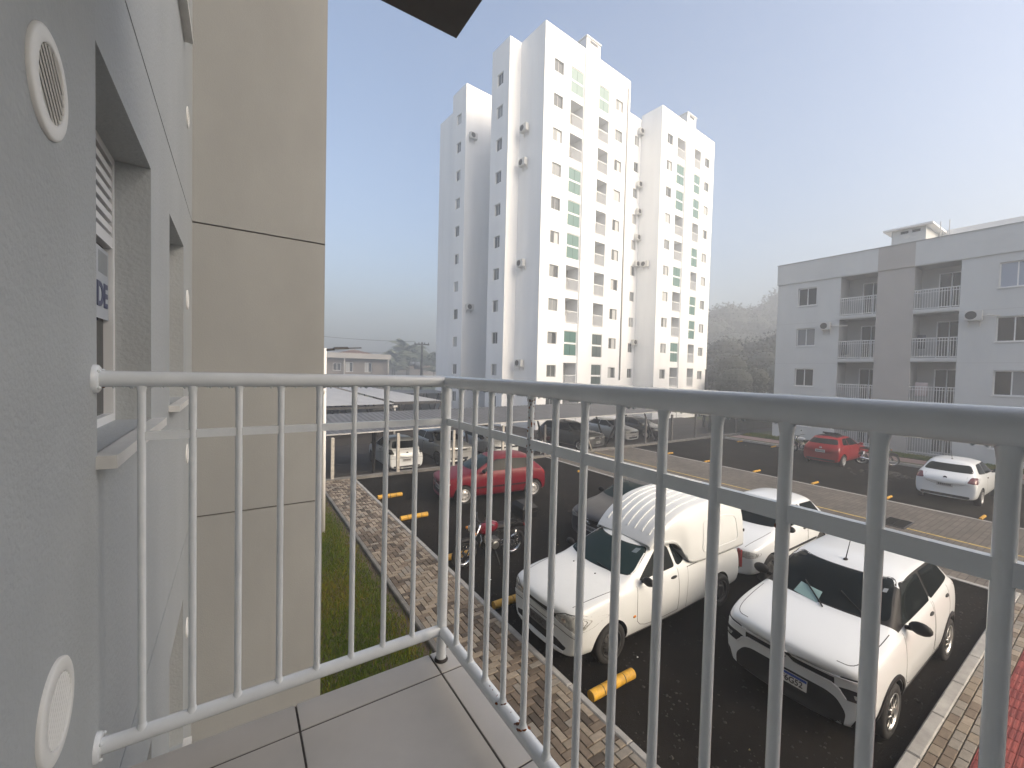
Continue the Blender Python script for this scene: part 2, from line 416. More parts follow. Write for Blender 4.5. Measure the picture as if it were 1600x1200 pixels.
b = MB(); b.box((-9, -3.2, -0.6), (-0.75, 10.4, 13.4), WALL); b.box((-9, -6, -0.6), (0.745, -3.2, 13.4), WALL); b.box((-9, -16, -0.6), (5.2, -6, 19.0), WALL)  # the tall rear wing is added, out of view, to shade balcony and beige wall
b.build('building_mass', own)
SILLM = M('marble_sill', (0.62, 0.62, 0.60), 0.35, var=0.08, vscale=12)
STICK = M('printed_paper', (0.42, 0.45, 0.48), 0.5); INK = M('navy_ink', (0.07, 0.08, 0.14), 0.5)
CURT = M('curtain_glass', (0.10, 0.115, 0.12), 0.1)
for k in range(-1, 3):
    for (a, c, n) in ((1.55, 2.44, 2), (3.06, 3.83, 2)):
        wz0, wz1 = 3.95+FH*k, 5.05+FH*k
        if c > 3: wz0, wz1 = 3.96+FH*k, 5.04+FH*k
        wo = window(own, lw, a, c, wz0, wz1, 0.13, ALU, GLASS, fw=0.032, n=n, sill=0.05, sill_m=SILLM, trans=0.745)
        if abs(k) < 1 or c < 3:
            q = MB()                                # slatted shutter above the transom
            for s in range(6): q.box((0.034, -0.010, 0.785+s*0.047), (c-a-0.034, 0.006, 0.785+s*0.047+0.026), ALU)
            so = bpy.data.objects.new('shutter', q.mesh('shutter')); C.objects.link(so); so.parent = wo
            tag(so, kind='stuff')
# printed notice behind the near window
q = MB(); q.box((0.40, 0.001, 0.42), (0.852, 0.0035, 0.70), STICK); q.box((0.70, 0.0005, 0.60), (0.835, 0.002, 0.685), M('printed_grey', (.25, .27, .28), .5)); no = bpy.data.objects.new('notice', q.mesh('notice')); C.objects.link(no)
near_win = [o for o in own.children if o.name.startswith('window') and abs(o.matrix_basis.translation.y-1.55) < .01 and abs(o.matrix_basis.translation.z-3.95) < .01][0]
no.parent = near_win
T = Matrix.Translation((0.63, 0.0005, 0.51)) @ Matrix.Rotation(math.pi/2, 4, 'X')
t = text_mesh('lettering', 'VENDE', 0.13, INK, T, near_win, False, 0.004)
# round vents
VENT_IN = M('vent_hole_shade', (0.06, 0.055, 0.05), 0.8)
def vent(y, z, r=0.1, x=-0.313, ang=0.7, n=8, tilt=-.75):
    T = Matrix.Translation((x, y, z)) @ Matrix.Rotation(-math.pi/2, 4, 'Z')
    q = MB(True); q.lathe([(r*0.69, 0), (r*0.695, 0.007), (r*0.73, 0.0095), (r*0.95, 0.0075), (r, 0.005), (r, -0.002)], PVC, 40, T)
    q.add([T @ Vector((r*0.70*math.cos(i*math.pi/16), 0.002, r*0.70*math.sin(i*math.pi/16))) for i in range(32)], [tuple(range(32))], VENT_IN)  # dark disc paints the shade of a hole; the wall behind is solid
    v = q.build('vent', own)
    for i in range(n):
        o = (i-(n-1)/2)*r*1.32/n; hl = math.sqrt(max(1e-5, (r*0.685)**2-o*o)); q = MB()
        R = T @ Matrix.Rotation(ang, 4, 'Y') @ Matrix.Translation((0, 0.0055, o)) @ Matrix.Rotation(tilt, 4, 'X')
        q.box((-hl, -0.0014, -r*0.032), (hl, 0.0014, r*0.032), PVC, R); q.build('slat', v)
vent(1.185, 4.73, x=-0.305, ang=-.75, n=8, tilt=.55); vent(1.20, 3.485, x=-0.305, ang=0.9, n=10)
for k in (-1, 0, 1):
    vent(4.09, 4.69+FH*k, 0.075, n=6); vent(4.09, 3.50+FH*k, 0.075, n=6)
# balcony slab overhead and the tiled balcony floor
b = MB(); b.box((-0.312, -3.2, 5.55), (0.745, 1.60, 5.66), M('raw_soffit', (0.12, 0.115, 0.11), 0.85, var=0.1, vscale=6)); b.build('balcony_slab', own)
b = MB(); b.box((-0.312, -3.2, Z0-0.13), (0.752, 1.548, Z0-0.012), CONC); b.build('balcony_floor_slab', own)
b = MB(); b.box((-0.304, -3.2, Z0-0.0125), (0.749, 1.545, Z0-0.003), GROUT); b.build('grout', own)
xs = [(-0.30, 0.172), (0.178, 0.654)]
def tile(x0, x1, y0, y1):
    q = MB(); q.cbox((x0, y0, Z0-0.011), (x1, y1, Z0+random.uniform(-.0006, .0006)), random.choice(TILE), 0.0015); q.build('floor_tile', own)
for a, c in xs:
    tile(a, c, 1.430, 1.552); yy = 1.424
    while yy > -3.0: tile(a, c, yy-0.60, yy); yy -= 0.606
tile(0.660, 0.756, 1.430, 1.552); yy = 1.424
while yy > -3.0: tile(0.660, 0.756, yy-0.46, yy); yy -= 0.466
# ---------------------------------------------------------------- railing
rail = empty('balcony_railing', (0.687, 1.5, Z0), label='white tubular balcony railing with upright bars and rusty welds along the tiled edge', cat='railing')
YF, XR = 1.5, 0.687; ZT, ZM, ZB = 4.155, 4.0, 3.172
def rtube(name, pts, r, m=RAILW, seg=20): 
    q = MB(); q.tube(pts, r, m, seg); return q.build(name, rail, auto=40)
rtube('top_rail', [(-0.30, YF, ZT), (XR-0.01, YF, ZT), (XR+0.0, YF-0.012, ZT)], 0.0215)
rtube('top_rail', [(XR, YF+0.012, ZT-0.001), (XR, 0.8, ZT-0.001), (XR, -3.2, ZT-0.001)], 0.0220)
rtube('bottom_rail', [(-0.30, YF, ZB), (XR, YF, ZB)], 0.0205); rtube('bottom_rail', [(XR, YF, ZB-0.001), (XR, -3.2, ZB-0.001)], 0.0205)
rtube('post', [(XR, YF, Z0-0.01), (XR, YF, ZT)], 0.0200)
q = MB(); q.box((-0.213, YF-0.006, ZM-0.012), (XR-0.015, YF+0.006, ZM+0.012), RAILW); q.build('middle_rail', rail)
q = MB(); q.box((XR-0.006, -3.2, ZM-0.013), (XR+0.006, YF-0.015, ZM+0.013), RAILW); q.build('middle_rail', rail)
for z in (ZT, ZB):
    q = MB(True); T = Matrix.Translation((-0.305, YF, z)) @ Matrix.Rotation(-math.pi/2, 4, 'Z')
    q.lathe([(0.0, 0.012), (0.03, 0.012), (0.036, 0.009), (0.038, 0.0)], RAILW, 28, T); fl = q.build('flange', rail)
    for a in (0.8, 2.4, 4.0, 5.5):
        q = MB(True); q.ball((-0.292, YF+0.03*math.cos(a), z+0.03*math.sin(a)), 0.0045, RUST if a > 5 else RAILW); q.build('screw', fl)
q = MB(True); q.lathe([(0.021, 0.012), (0.024, 0.008), (0.027, 0.0)], GROUT, 24, Matrix.Translation((XR, YF, Z0)) @ Matrix.Rotation(math.pi/2, 4, 'X')); q.build('post_collar', rail)
bal = [(-0.212+0.111*k, YF) for k in range(8)] + [(XR, 1.37-0.1078*k) for k in range(42)]
for k, (x, y) in enumerate(bal):
    o = rtube('baluster', [(x, y, ZB+0.015), (x, y, ZT-0.015)], 0.0095, seg=14)
    rusty = k in (12, 15, 18, 21)
    q = MB(True)                                   # weld beads where the bar meets the rails
    q.lathe([(0.0098, 0.030), (0.0115, 0.022), (0.0155, 0.014)], RAILW, 12, Matrix.Translation((x, y, ZB)) @ Matrix.Rotation(math.pi/2, 4, 'X'))
    q.build('weld', o); q = MB(True)
    q.lathe([(0.0098, 0.036), (0.0108, 0.028), (0.0135, 0.014)], RAILW, 12, Matrix.Translation((x, y, ZT)) @ Matrix.Rotation(-math.pi/2, 4, 'X'))
    q.build('weld', o)
q = MB(True)                                       # rust scabs on the lower rail
for (y, s) in ((1.155, 0.006), (1.12, 0.0035), (1.10, 0.003), (1.075, 0.004), (1.047, 0.013), (0.94, 0.016), (0.955, 0.010), (0.70, 0.003), (1.0, 0.003)):
    for _ in range(12 if s > .008 else 4):
        dx = random.gauss(0, .45)*s; q.ball((XR-.003+dx, y+random.gauss(0, .5)*s, ZB-.001+math.sqrt(max(0, .0203**2-(dx-.003)**2))), s*random.uniform(0.15, 0.42), RUST, 1.2, 1.2, 0.35, 8)
tag(q.build('rust_spot', rail), kind='stuff')
q = MB(True)                                       # rust runs on two of the bars
for k, z0, z1, nn in ((12, ZT-.03, ZT-.17, 46), (12, ZM-.02, ZM-.09, 14), (12, ZM+.06, ZM+.012, 10), (18, ZM-.013, ZM-.03, 4), (21, ZM-.013, ZM-.03, 5)):
    for _ in range(nn):
        t = random.random()**1.8; a = random.uniform(0, 6.3); q.ball((bal[k][0]+.0094*math.cos(a), bal[k][1]+.0094*math.sin(a), z0+(z1-z0)*t), random.uniform(.0008, .0024), RUST, 1, 1, 2.2, 6)
tag(q.build('rust_run', rail), kind='stuff')
WATER = M('water_drop', (0.55, 0.60, 0.62), 0.05, spec=0.8)
q = MB(True)
for k in range(230):
    r = random.uniform(0.0015, 0.0038)
    if random.random() < 0.35: x, y, rr = random.uniform(-0.27, XR), YF+random.uniform(-.004, .004), 0.0213
    else: x, y, rr = XR+random.uniform(-.004, .004), 1.48-2.6*random.random()**1.3, 0.0218
    q.ball((x, y, ZT-rr-r*0.35), r, WATER, 1, 1, 1.15, 8)
tag(q.build('water_drop', rail), kind='stuff')
# ---------------------------------------------------------------- the white tower
H = 27.8; ca, sa = math.cos(math.radians(4.6)), math.sin(math.radians(4.6))
TC = Vector((0.731*H, 0.976*H, EYE)); TU = Vector((ca, sa, 0)); TN = Vector((-sa, ca, 0))
tower = empty('apartment_tower', (TC.x+5, TC.y+4, -0.6), label='tall white apartment tower with stacked windows and green glazed balconies rising in the fog', cat='building')
TW = M('tower_white', (0.74, 0.755, 0.765), 0.8, var=0.05, vscale=0.9, streak=(1, 1, 0.12))
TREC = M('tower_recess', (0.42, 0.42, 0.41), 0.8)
TFR = M('tower_window_frame', (0.36, 0.37, 0.37), 0.5)
TGL = [M('tower_glass_%d' % k, c, 0.08) for k, c in enumerate(((0.05, 0.058, 0.062), (0.20, 0.215, 0.22), (0.42, 0.43, 0.43), (0.09, 0.10, 0.10)))]
GREEN = M('green_glazing', (0.08, 0.165, 0.145), 0.12); GREEN2 = M('pale_green_glazing', (0.17, 0.25, 0.225), 0.12); DGL = M('dark_glazing', (0.07, 0.095, 0.09), 0.1)
ZB0 = -0.6-EYE
def tplane(s, t, side):      # side 'f': faces the camera, 'l': faces left
    o = TC + TU*(s*H) + TN*(t*H)
    return Plane((o.x, o.y, 0), TU if side == 'f' else -TN)
rows = [EYE + H*(0.8955-0.0990*k) for k in range(11)]
def tface(name, pl, w_, cols=(), bals=(), top=None, seed=0):
    """wall with columns of windows (u0,u1) and recessed balconies (u0,u1,states)"""
    rr = random.Random(seed); top = top or EYE+H; ops = []; wins = []
    for u0, u1 in cols:
        for z in rows:
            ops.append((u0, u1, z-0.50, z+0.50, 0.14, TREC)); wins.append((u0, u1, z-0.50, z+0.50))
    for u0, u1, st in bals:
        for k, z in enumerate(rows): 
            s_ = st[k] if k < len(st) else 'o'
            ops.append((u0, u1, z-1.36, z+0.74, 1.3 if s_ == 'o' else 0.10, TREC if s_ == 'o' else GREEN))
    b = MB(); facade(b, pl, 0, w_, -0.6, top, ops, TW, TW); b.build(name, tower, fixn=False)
    for i, (u0, u1, v0, v1) in enumerate(wins):
        a = rr.choice((0, 0, 3, 1, 2, 1)); c = a if rr.random() < 0.6 else rr.choice((0, 2))
        window(tower, pl, u0, u1, v0, v1, 0.10, TFR, (TGL[a], TGL[c]), fw=0.05)
    for u0, u1, st in bals:
        for k, z in enumerate(rows):
            s_ = st[k] if k < len(st) else 'o'; v0, v1 = z-1.36, z+0.74; W_ = u1-u0
            if s_ == 'o':
                q = MB(); D = 0.05
                T = pl.mat(u0, v0, D)
                q.box((0.02, -0.02, 1.0), (W_-0.02, 0.02, 1.05), TW, T); q.box((0.02, -0.02, 0.06), (W_-0.02, 0.02, 0.10), TW, T)
                n = max(5, int(W_/0.13))
                for j in range(n+1): x = 0.03+(W_-0.06)*j/n; q.box((x-0.012, -0.01, 0.1), (x+0.012, 0.01, 1.0), TW, T)
                r_ = q.build('balcony_rail', tower); tag(r_, kind='stuff')
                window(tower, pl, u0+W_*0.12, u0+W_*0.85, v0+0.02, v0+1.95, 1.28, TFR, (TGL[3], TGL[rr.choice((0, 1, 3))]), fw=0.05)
                if rr.random() < 0.5:
                    q = MB(); T = pl.mat(u0+W_*rr.uniform(0.2, 0.5), v0, 0.75); q.cbox((0, 0, 0.0), (0.5, 0.35, 0.75), rr.choice((TGL[1], TGL[0], TW)), 0.04, T); q.build('washing_machine', tower)
            else:
                gm = {'g': GREEN, 'p': GREEN2, 'd': DGL}[s_]
                f = MB(); T = pl.mat(u0, v0, 0.05); hh = v1-v0
                f.box((0, 0, hh*0.46), (W_, 0.05, hh*0.53), TW, T); f.box((0, 0, 0), (0.04, 0.05, hh), TW, T); f.box((W_-0.04, 0, 0), (W_, 0.05, hh), TW, T); f.box((0.04, 0, hh-0.06), (W_-0.04, 0.05, hh), TW, T)
                g = f.build('balcony_glazing', tower)
                for (a, c) in ((0.0, hh*0.46), (hh*0.53, hh-0.06)):
                    for j in range(2):
                        q = MB(); x0, x1 = 0.04+(W_-0.08)*j/2+0.01, 0.04+(W_-0.08)*(j+1)/2-0.01
                        q.box((x0, 0.02-0.012*j, a), (x1, 0.035-0.012*j, c), gm, T); q.build('pane', g)
W1 = 0.393*H
c1, c4 = (0.038*H, 0.0755*H), (0.318*H, 0.3557*H); bL, bR = (0.107*H, 0.1625*H), (0.2345*H, 0.2845*H)
tface('wall', tplane(0, 0, 'f'), W1, (c1, c4), ((*bL, 'pooggg' + 'oogoo'), (*bR, 'pooooooo' + 'ddo')), seed=1)
tface('wall', tplane(0.586, 0, 'f'), W1, (c1, c4), ((*bL, 'oggoogoogoo'), (*bR, 'oggogoggooo')), seed=2)
D = 0.109*H
# left face of the main block, its stepped wing and the second wing beyond the light well
tface('wall', tplane(0, 0.109, 'l'), D, seed=3)
tface('wall', tplane(-0.044, 0.109, 'f'), 0.044*H, seed=3)
tface('wall', tplane(-0.044, 0.199, 'l'), 0.09*H, ((0.030*H, 0.060*H),), seed=4)
tface('wall', tplane(-0.034, 0.369, 'f'), 0.22*H, seed=5)
tface('wall', tplane(-0.034, 0.462, 'l'), 0.093*H, ((0.032*H, 0.062*H),), seed=6)
tface('wall', tplane(-0.022, 0.58, 'l'), 0.118*H, top=EYE+0.955*H, seed=7)
tface('wall', tplane(0.15, 0.369, 'l'), 0.17*H, seed=8)
# light well between the two blocks
tface('wall', tplane(0.393, 0.09, 'f'), 0.193*H, ((0.152*H, 0.180*H),), top=EYE+0.985*H, seed=9)
tface('wall', tplane(0.586, 0.09, 'l'), 0.09*H, seed=10)
# far side, backs and roofs so that the tower is closed
def troof(s0, s1, t0, t1, z):
    b = MB(); o = TC; P = lambda s, t, zz: Vector((o.x, o.y, 0)) + TU*(s*H) + TN*(t*H) + Vector((0, 0, zz))
    b.add([P(s0, t0, z-0.45), P(s1, t0, z-0.45), P(s1, t1, z-0.45), P(s0, t1, z-0.45)], [(0, 1, 2, 3)], CONCD)
    b.add([P(s1, t0, -0.6), P(s1, t1, -0.6), P(s1, t1, z), P(s1, t0, z)], [(0, 1, 2, 3)], TW)
    b.add([P(s0, t1, -0.6), P(s1, t1, -0.6), P(s1, t1, z), P(s0, t1, z)], [(0, 1, 2, 3)], TW)
    b.build('roof', tower, fixn=False)
zt = EYE+H
troof(0.0, 0.393, 0, 0.199, zt); troof(-0.044, 0.0, 0.109, 0.199, zt); troof(0.586, 0.979, 0, 0.199, zt); troof(0.393, 0.586, 0.09, 0.3, EYE+0.985*H)
troof(0.15, 0.6, 0.199, 0.369, zt-0.6); troof(-0.034, 0.4, 0.369, 0.462, zt); troof(-0.022, 0.4, 0.462, 0.58, EYE+0.955*H); troof(0.6, 0.979, 0.199, 0.5, zt-0.6)
# duct pilasters that rise over the parapet with a hooded cap
for s0 in (0.1655, 0.1655+0.586):
    T = tplane(s0, 0, 'f').mat(0, 0, 0); wd = 0.064*H; q = MB()
    q.box((0, -0.10, -0.6), (wd, 1.25, EYE+1.035*H), TW, T); q.build('duct_pilaster', tower)
    q = MB(); q.box((-0.08, -0.18, EYE+1.035*H), (wd+0.08, 1.33, EYE+1.035*H+0.10), TW, T); q.build('duct_cap', tower)
    q = MB(); q.box((wd*0.25, -0.13, EYE+1.035*H-0.34), (wd*0.78, -0.09, EYE+1.035*H-0.12), TGL[0], T); q.build('duct_louvre', tower)
# rain pipe near the right edge of the main block
q = MB(True); p0 = tplane(0.380, 0, 'f'); q.tube([p0.P(0, EYE-0.02*H, -0.06), p0.P(0, EYE+0.97*H, -0.06)], 0.07, TREC, 8); q.build('rain_pipe', tower)
q = MB(); a = tplane(0.3985, 0.0, 'f')
# air conditioners
ACW = M('ac_casing', (0.55, 0.55, 0.53), 0.5); ACG = M('ac_grille', (0.05, 0.05, 0.05), 0.6)
def aircon(pl, u, z, label, group, wd=0.8, h=0.58, d=0.32, pipe=0.0):
    o = pl.P(u, z, 0); root = empty('air_conditioner', o, label=label, cat='air conditioner', group=group)
    T = Matrix((pl.U, pl.I, pl.Z)).transposed().to_4x4()
    q = MB(); q.cbox((-wd/2, -d-0.12, 0), (wd/2, -0.12, h), ACW, 0.02, T); q.build('casing', root, world=False)
    q = MB(); cx = -wd*0.13; R = T @ Matrix.Translation((cx, -d-0.124, h/2))
    for rr_ in (h*0.40, h*0.27, h*0.14): q.lathe([(rr_, 0), (rr_, -0.012), (rr_-0.03, -0.012), (rr_-0.03, 0)], ACG, 20, R)
    q.lathe([(h*0.41, 0.002), (0, 0.002)], ACG, 20, R)
    q.build('fan_grille', root, world=False)
    for x in (-wd*0.33, wd*0.33):
        q = MB(); q.box((x-0.02, -d-0.1, -0.04), (x+0.02, -0.002, 0), ACW, T); q.box((x-0.02, -0.05, -0.3), (x+0.02, -0.002, -0.04), ACW, T); q.build('bracket', root, world=False)
    if pipe:
        q = MB(True); q.tube([T @ Vector(v) for v in ((wd/2, -0.25, h*0.35), (wd/2+0.2, -0.18, h*0.5), (wd/2+0.35, -0.04, h*0.42), (wd/2+pipe, -0.03, h*0.40))], 0.022, ACW, 8); q.build('refrigerant_pipe', root, world=False)
g = 'air conditioners on the tower'
pl = tplane(0, 0.109, 'l')
for tt, zz, lb in ((0.075, 0.727, 'top'), (0.077, 0.627, 'second from top'), (0.074, 0.327, 'third from top'), (0.071, 0.027, 'lowest')):
    aircon(pl, (0.109-tt)*H, EYE+zz*H-0.3, "%s air conditioner on the shaded left side of the tower's main block" % lb, g)
pl = tplane(-0.034, 0.369, 'f')
for zz, lb in ((0.824, 'upper'), (0.226, 'lower')):
    aircon(pl, 0.026*H, EYE+zz*H-0.3, "%s air conditioner on the tower's leftmost stepped-back wing" % lb, g)
pl = tplane(0.393, 0.09, 'f')
for zz, lb in ((0.9329, 'topmost'), (0.7317, 'second from top'), (0.629, 'third from top'), (0.530, 'fourth from top'), (0.4286, 'fifth from top'), (0.126, 'lowest')):
    aircon(pl, (0.575-0.393)*H, EYE+zz*H-0.3, "%s air conditioner in the narrow gap between the tower's two blocks" % lb, g)
aircon(tplane(0.586, 0.09, 'l'), 0.042*H, EYE+0.4232*H-0.3, "single air conditioner on the left side of the tower's right-hand block", g)

# ---------------------------------------------------------------- the four-storey block on the right
XB = 31.0
rb = empty('apartment_building', (XB, 5, 0.2), label='low grey four-storey apartment block with railed balconies and a beige stripe at the right', cat='building')
RG = M('block_grey', (0.545, 0.565, 0.57), 0.8, var=0.05, vscale=0.8, streak=(1, 1, 0.3), bump=0.2, bscale=25)
RBE = M('block_beige', (0.40, 0.385, 0.37), 0.8, var=0.05, vscale=0.9, bump=0.2, bscale=25)
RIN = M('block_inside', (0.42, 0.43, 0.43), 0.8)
RGL = [M('block_glass_%d' % k, c, 0.1) for k, c in enumerate(((0.035, 0.036, 0.036), (0.05, 0.05, 0.05), (0.20, 0.21, 0.22), (0.30, 0.34, 0.42)))]
RH = 2.62; zt_ = EYE+6.30
rp = Plane((XB, 14.1, 0), (0, -1, 0)); V = lambda y: 14.1-y
YB0, YB1 = V(10.53), V(8.77); YB2, YB3 = V(7.18), V(5.415)
ops = []; wins = []; bals = []
for k in range(4):
    zc = EYE+5.33-RH*k
    wins.append((V(12.86), V(11.79), zc-0.57, zc+0.57, k)); wins.append((V(4.13), V(2.35), EYE+5.87-RH*k-1.22, EYE+5.87-RH*k, k+4))
    wins.append((V(-0.6), V(-2.0), EYE+5.87-RH*k-1.22, EYE+5.87-RH*k, k+4))
    for (a, c) in ((YB0, YB1), (YB2, YB3)): bals.append((a, c, EYE+3.90-RH*k, EYE+6.27-RH*k if k == 0 else EYE+3.90-RH*k+2.40, k))
for a, c, d, e, k in wins: ops.append((a, c, d, e, 0.16, None))
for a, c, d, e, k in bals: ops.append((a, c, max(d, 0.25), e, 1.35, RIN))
inb = lambda o, lo, hi: lo <= o[0] and o[1] <= hi
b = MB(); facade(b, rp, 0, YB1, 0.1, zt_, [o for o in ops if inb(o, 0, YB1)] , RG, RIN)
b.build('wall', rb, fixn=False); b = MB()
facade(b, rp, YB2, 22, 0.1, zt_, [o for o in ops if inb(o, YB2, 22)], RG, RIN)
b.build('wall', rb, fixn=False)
b = MB(); facade(b, rp, YB1, YB2, 0.1, zt_, [], RBE); b.build('beige_stripe', rb, fixn=False)
b = MB(); b.box((XB-0.07, -7.9, zt_+0.002), (XB+0.10, 7.18, EYE+7.62), RG); b.box((XB-0.07, 8.77, zt_+0.002), (XB+0.10, 14.15, EYE+7.62), RG); b.build('parapet', rb)
b = MB(); b.box((XB-0.071, 7.18, zt_+0.002), (XB+0.10, 8.77, EYE+7.62), RBE); b.build('parapet', rb)
b = MB(); b.box((XB-0.10, -7.9, EYE+7.62), (XB+0.13, 14.18, EYE+7.66), M('metal_flashing', (0.30, 0.31, 0.32), 0.4)); b.build('parapet_flashing', rb)
b = MB(); b.box((XB+0.10, 14.10, 0.1), (XB+15, 14.15, EYE+7.62), RG); b.box((XB+1.5, -7.9, 0.1), (XB+14.9, 14.09, EYE+6.6), RG); b.build('building_mass', rb)
b = MB()
for y0, y1, z in ((14.1, 10.53, EYE+3.62), (14.1, 10.53, EYE+1.0), (5.41, -7.9, EYE+3.62), (5.41, -7.9, EYE+1.0)): b.box((XB-0.004, y1, z), (XB+0.01, y0, z+0.014), RIN)
tag(b.build('floor_groove', rb), kind='stuff')
def glass_for(k): return {0: (RGL[0], RGL[0]), 1: (RGL[2], RGL[2]), 2: (RGL[1], RGL[0]), 3: (RGL[0], RGL[1]), 4: (RGL[3], RGL[3]), 5: (RGL[1], RGL[0]), 6: (RGL[0], RGL[2]), 7: (RGL[2], RGL[3])}[k]
for a, c, d, e, k in wins: window(rb, rp, a, c, d, e, 0.10, ALU, glass_for(k), fw=0.05, n=2 if k < 4 else 3, sill=0.05, sill_m=ALU)
for i, (a, c, d, e, k) in enumerate(bals):
    W_ = c-a
    q = MB(); T = rp.mat(a, d, 0)
    q.box((0.0, -0.05, -0.16), (W_, 0.0, 0.0), RG, T)
    if d > 0.3: q.build('balcony_slab', rb)
    q = MB(); T = rp.mat(a, max(d, 0.28), 0.04); hr = 1.08
    q.box((0.01, -0.02, hr-0.04), (W_-0.01, 0.02, hr), ALU, T); q.box((0.01, -0.02, 0.05), (W_-0.01, 0.02, 0.085), ALU, T); q.box((0.01, -0.008, hr-0.19), (W_-0.01, 0.008, hr-0.165), ALU, T)
    r_ = q.build('balcony_rail', rb)
    for j in range(17):
        q = MB(); x = 0.04+(W_-0.08)*j/16; q.box((x-0.010, -0.010, 0.085), (x+0.010, 0.010, hr-0.04), ALU, T); q.build('baluster', r_)
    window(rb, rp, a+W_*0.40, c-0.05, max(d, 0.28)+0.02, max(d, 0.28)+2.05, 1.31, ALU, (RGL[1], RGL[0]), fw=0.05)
g = 'air conditioners on the right-hand block'
aircon(rp, V(11.15), EYE+3.10, 'white air conditioner with a short pipe left of the second-floor left balcony', g, pipe=0.8, wd=.52, h=.46, d=.24)
aircon(rp, V(4.86), EYE+3.12, 'grey air conditioner with a curly pipe left of a three-pane window', g, pipe=0.55, wd=.60, h=.50, d=.26)
# things left on the balconies
def laundry(y, z, col, lab, sz):
    q = MB(); n = 7; vs = []
    for j in range(n): 
        for i in range(n): vs.append((XB+0.30+0.03*math.sin(i*1.7+j*0.4), y+sz*(i/(n-1)-0.5), z-0.75*j/(n-1)))
    q.add(vs, [(j*n+i, j*n+i+1, (j+1)*n+i+1, (j+1)*n+i) for j in range(n-1) for i in range(n-1)], M('cloth_'+lab.split()[0], col, 0.9)); q.smooth = True
    o = q.build('hanging_cloth'); sd = o.modifiers.new('t', 'SOLIDIFY'); sd.thickness = 0.012
    tag(o, lab, 'laundry')
laundry(6.75, EYE+0.05-0.1, (0.5, 0.42, 0.42), 'pale pink cloth hanging behind the lower right balcony rail of the grey block', 0.5)
laundry(6.85, EYE+2.55, (0.05, 0.05, 0.06), 'dark cloth hanging behind the middle right balcony rail of the grey block', 0.35)
laundry(10.3, EYE+2.25, (0.06, 0.06, 0.055), 'dark cloth hanging behind the middle left balcony rail of the grey block', 0.3)
# roof house (water tank) with an overhanging slab, a low roof wall behind
tank = MB(); tank.box((XB+0.9, 7.02, EYE+6.6), (XB+3.4, 8.48, EYE+8.66), RG); tank.build('roof_house', rb)
tank = MB(); tank.box((XB+0.62, 6.70, EYE+8.66), (XB+3.7, 8.82, EYE+8.76), WHITE); tank.build('roof_slab', rb)
for y in (7.25, 7.75):
    q = MB(); q.box((XB+0.89, y, EYE+8.42), (XB+0.94, y+0.34, EYE+8.56), RGL[1]); q.build('roof_vent', rb)
b = MB(); b.box((XB+3.5, -8, EYE+6.6), (XB+3.7, 7.5, EYE+8.84), WHITE); b.build('roof_wall', rb)
for y in (6.2, 6.55):
    q = MB(True); q.tube([(XB+1.4, y, EYE+6.6), (XB+1.4, y, EYE+8.85)], 0.02, RIN, 6); q.build('mast', rb)
# ---------------------------------------------------------------- vehicles: subdivided body cages with panels draped on them
TYRE = M('tyre_rubber', (0.018, 0.018, 0.018), 0.85, bump=0.2, bscale=120)
RIMM = M('alloy_rim', (0.60, 0.60, 0.58), 0.28, metal=0.9); STEEL = M('black_steel_rim', (0.03, 0.03, 0.03), 0.5)
HUBC = M('silver_hubcap', (0.50, 0.50, 0.50), 0.35, metal=0.5); CHROME = M('chrome', (0.75, 0.76, 0.77), 0.12, metal=1.0)
TINT = M('tinted_glass', (0.006, 0.009, 0.010), 0.05, spec=0.4); TINTG = M('green_tinted_glass', (0.014, 0.027, 0.029), 0.05, spec=0.4)
LAMP = M('headlamp_lens', (0.36, 0.37, 0.36), 0.10, metal=0.0, coat=0.6, var=0.5, vscale=24); LAMPD = M('dark_headlamp', (0.03, 0.032, 0.035), 0.08, spec=0.7)
TAIL = M('tail_lamp_lens', (0.22, 0.012, 0.012), 0.15, coat=0.4); TAILD = M('smoked_tail_lamp', (0.10, 0.012, 0.014), 0.15, coat=0.4)
AMBER = M('amber_lens', (0.55, 0.20, 0.02), 0.2); PLATE = M('plate_white', (0.62, 0.62, 0.60), 0.4); PLGREY = M('plate_grey', (0.36, 0.37, 0.38), 0.4)
PLBLUE = M('plate_blue', (0.02, 0.06, 0.30), 0.4); PLINK = M('plate_ink', (0.03, 0.03, 0.03), 0.5); GAP = M('panel_gap', (0.03, 0.03, 0.03), 0.8); TRIM = M('grey_trim', (0.10, 0.10, 0.10), 0.6)
for _m in (TINT, TINTG): _m.node_tree.nodes['Principled BSDF'].inputs['IOR'].default_value = 1.18
def paint(name, col, rough=0.28, metal=0.0, dirt=0.0, coat=0.5): return M(name, col, rough, metal, coat=coat, var=dirt, vscale=3)
WHITEP = paint('white_car_paint', (0.635, 0.665, 0.68)); WHITEQ = M('aged_white_paint', (0.61, 0.635, 0.64), 0.34, coat=0.25, var=0.03, vscale=2.5)

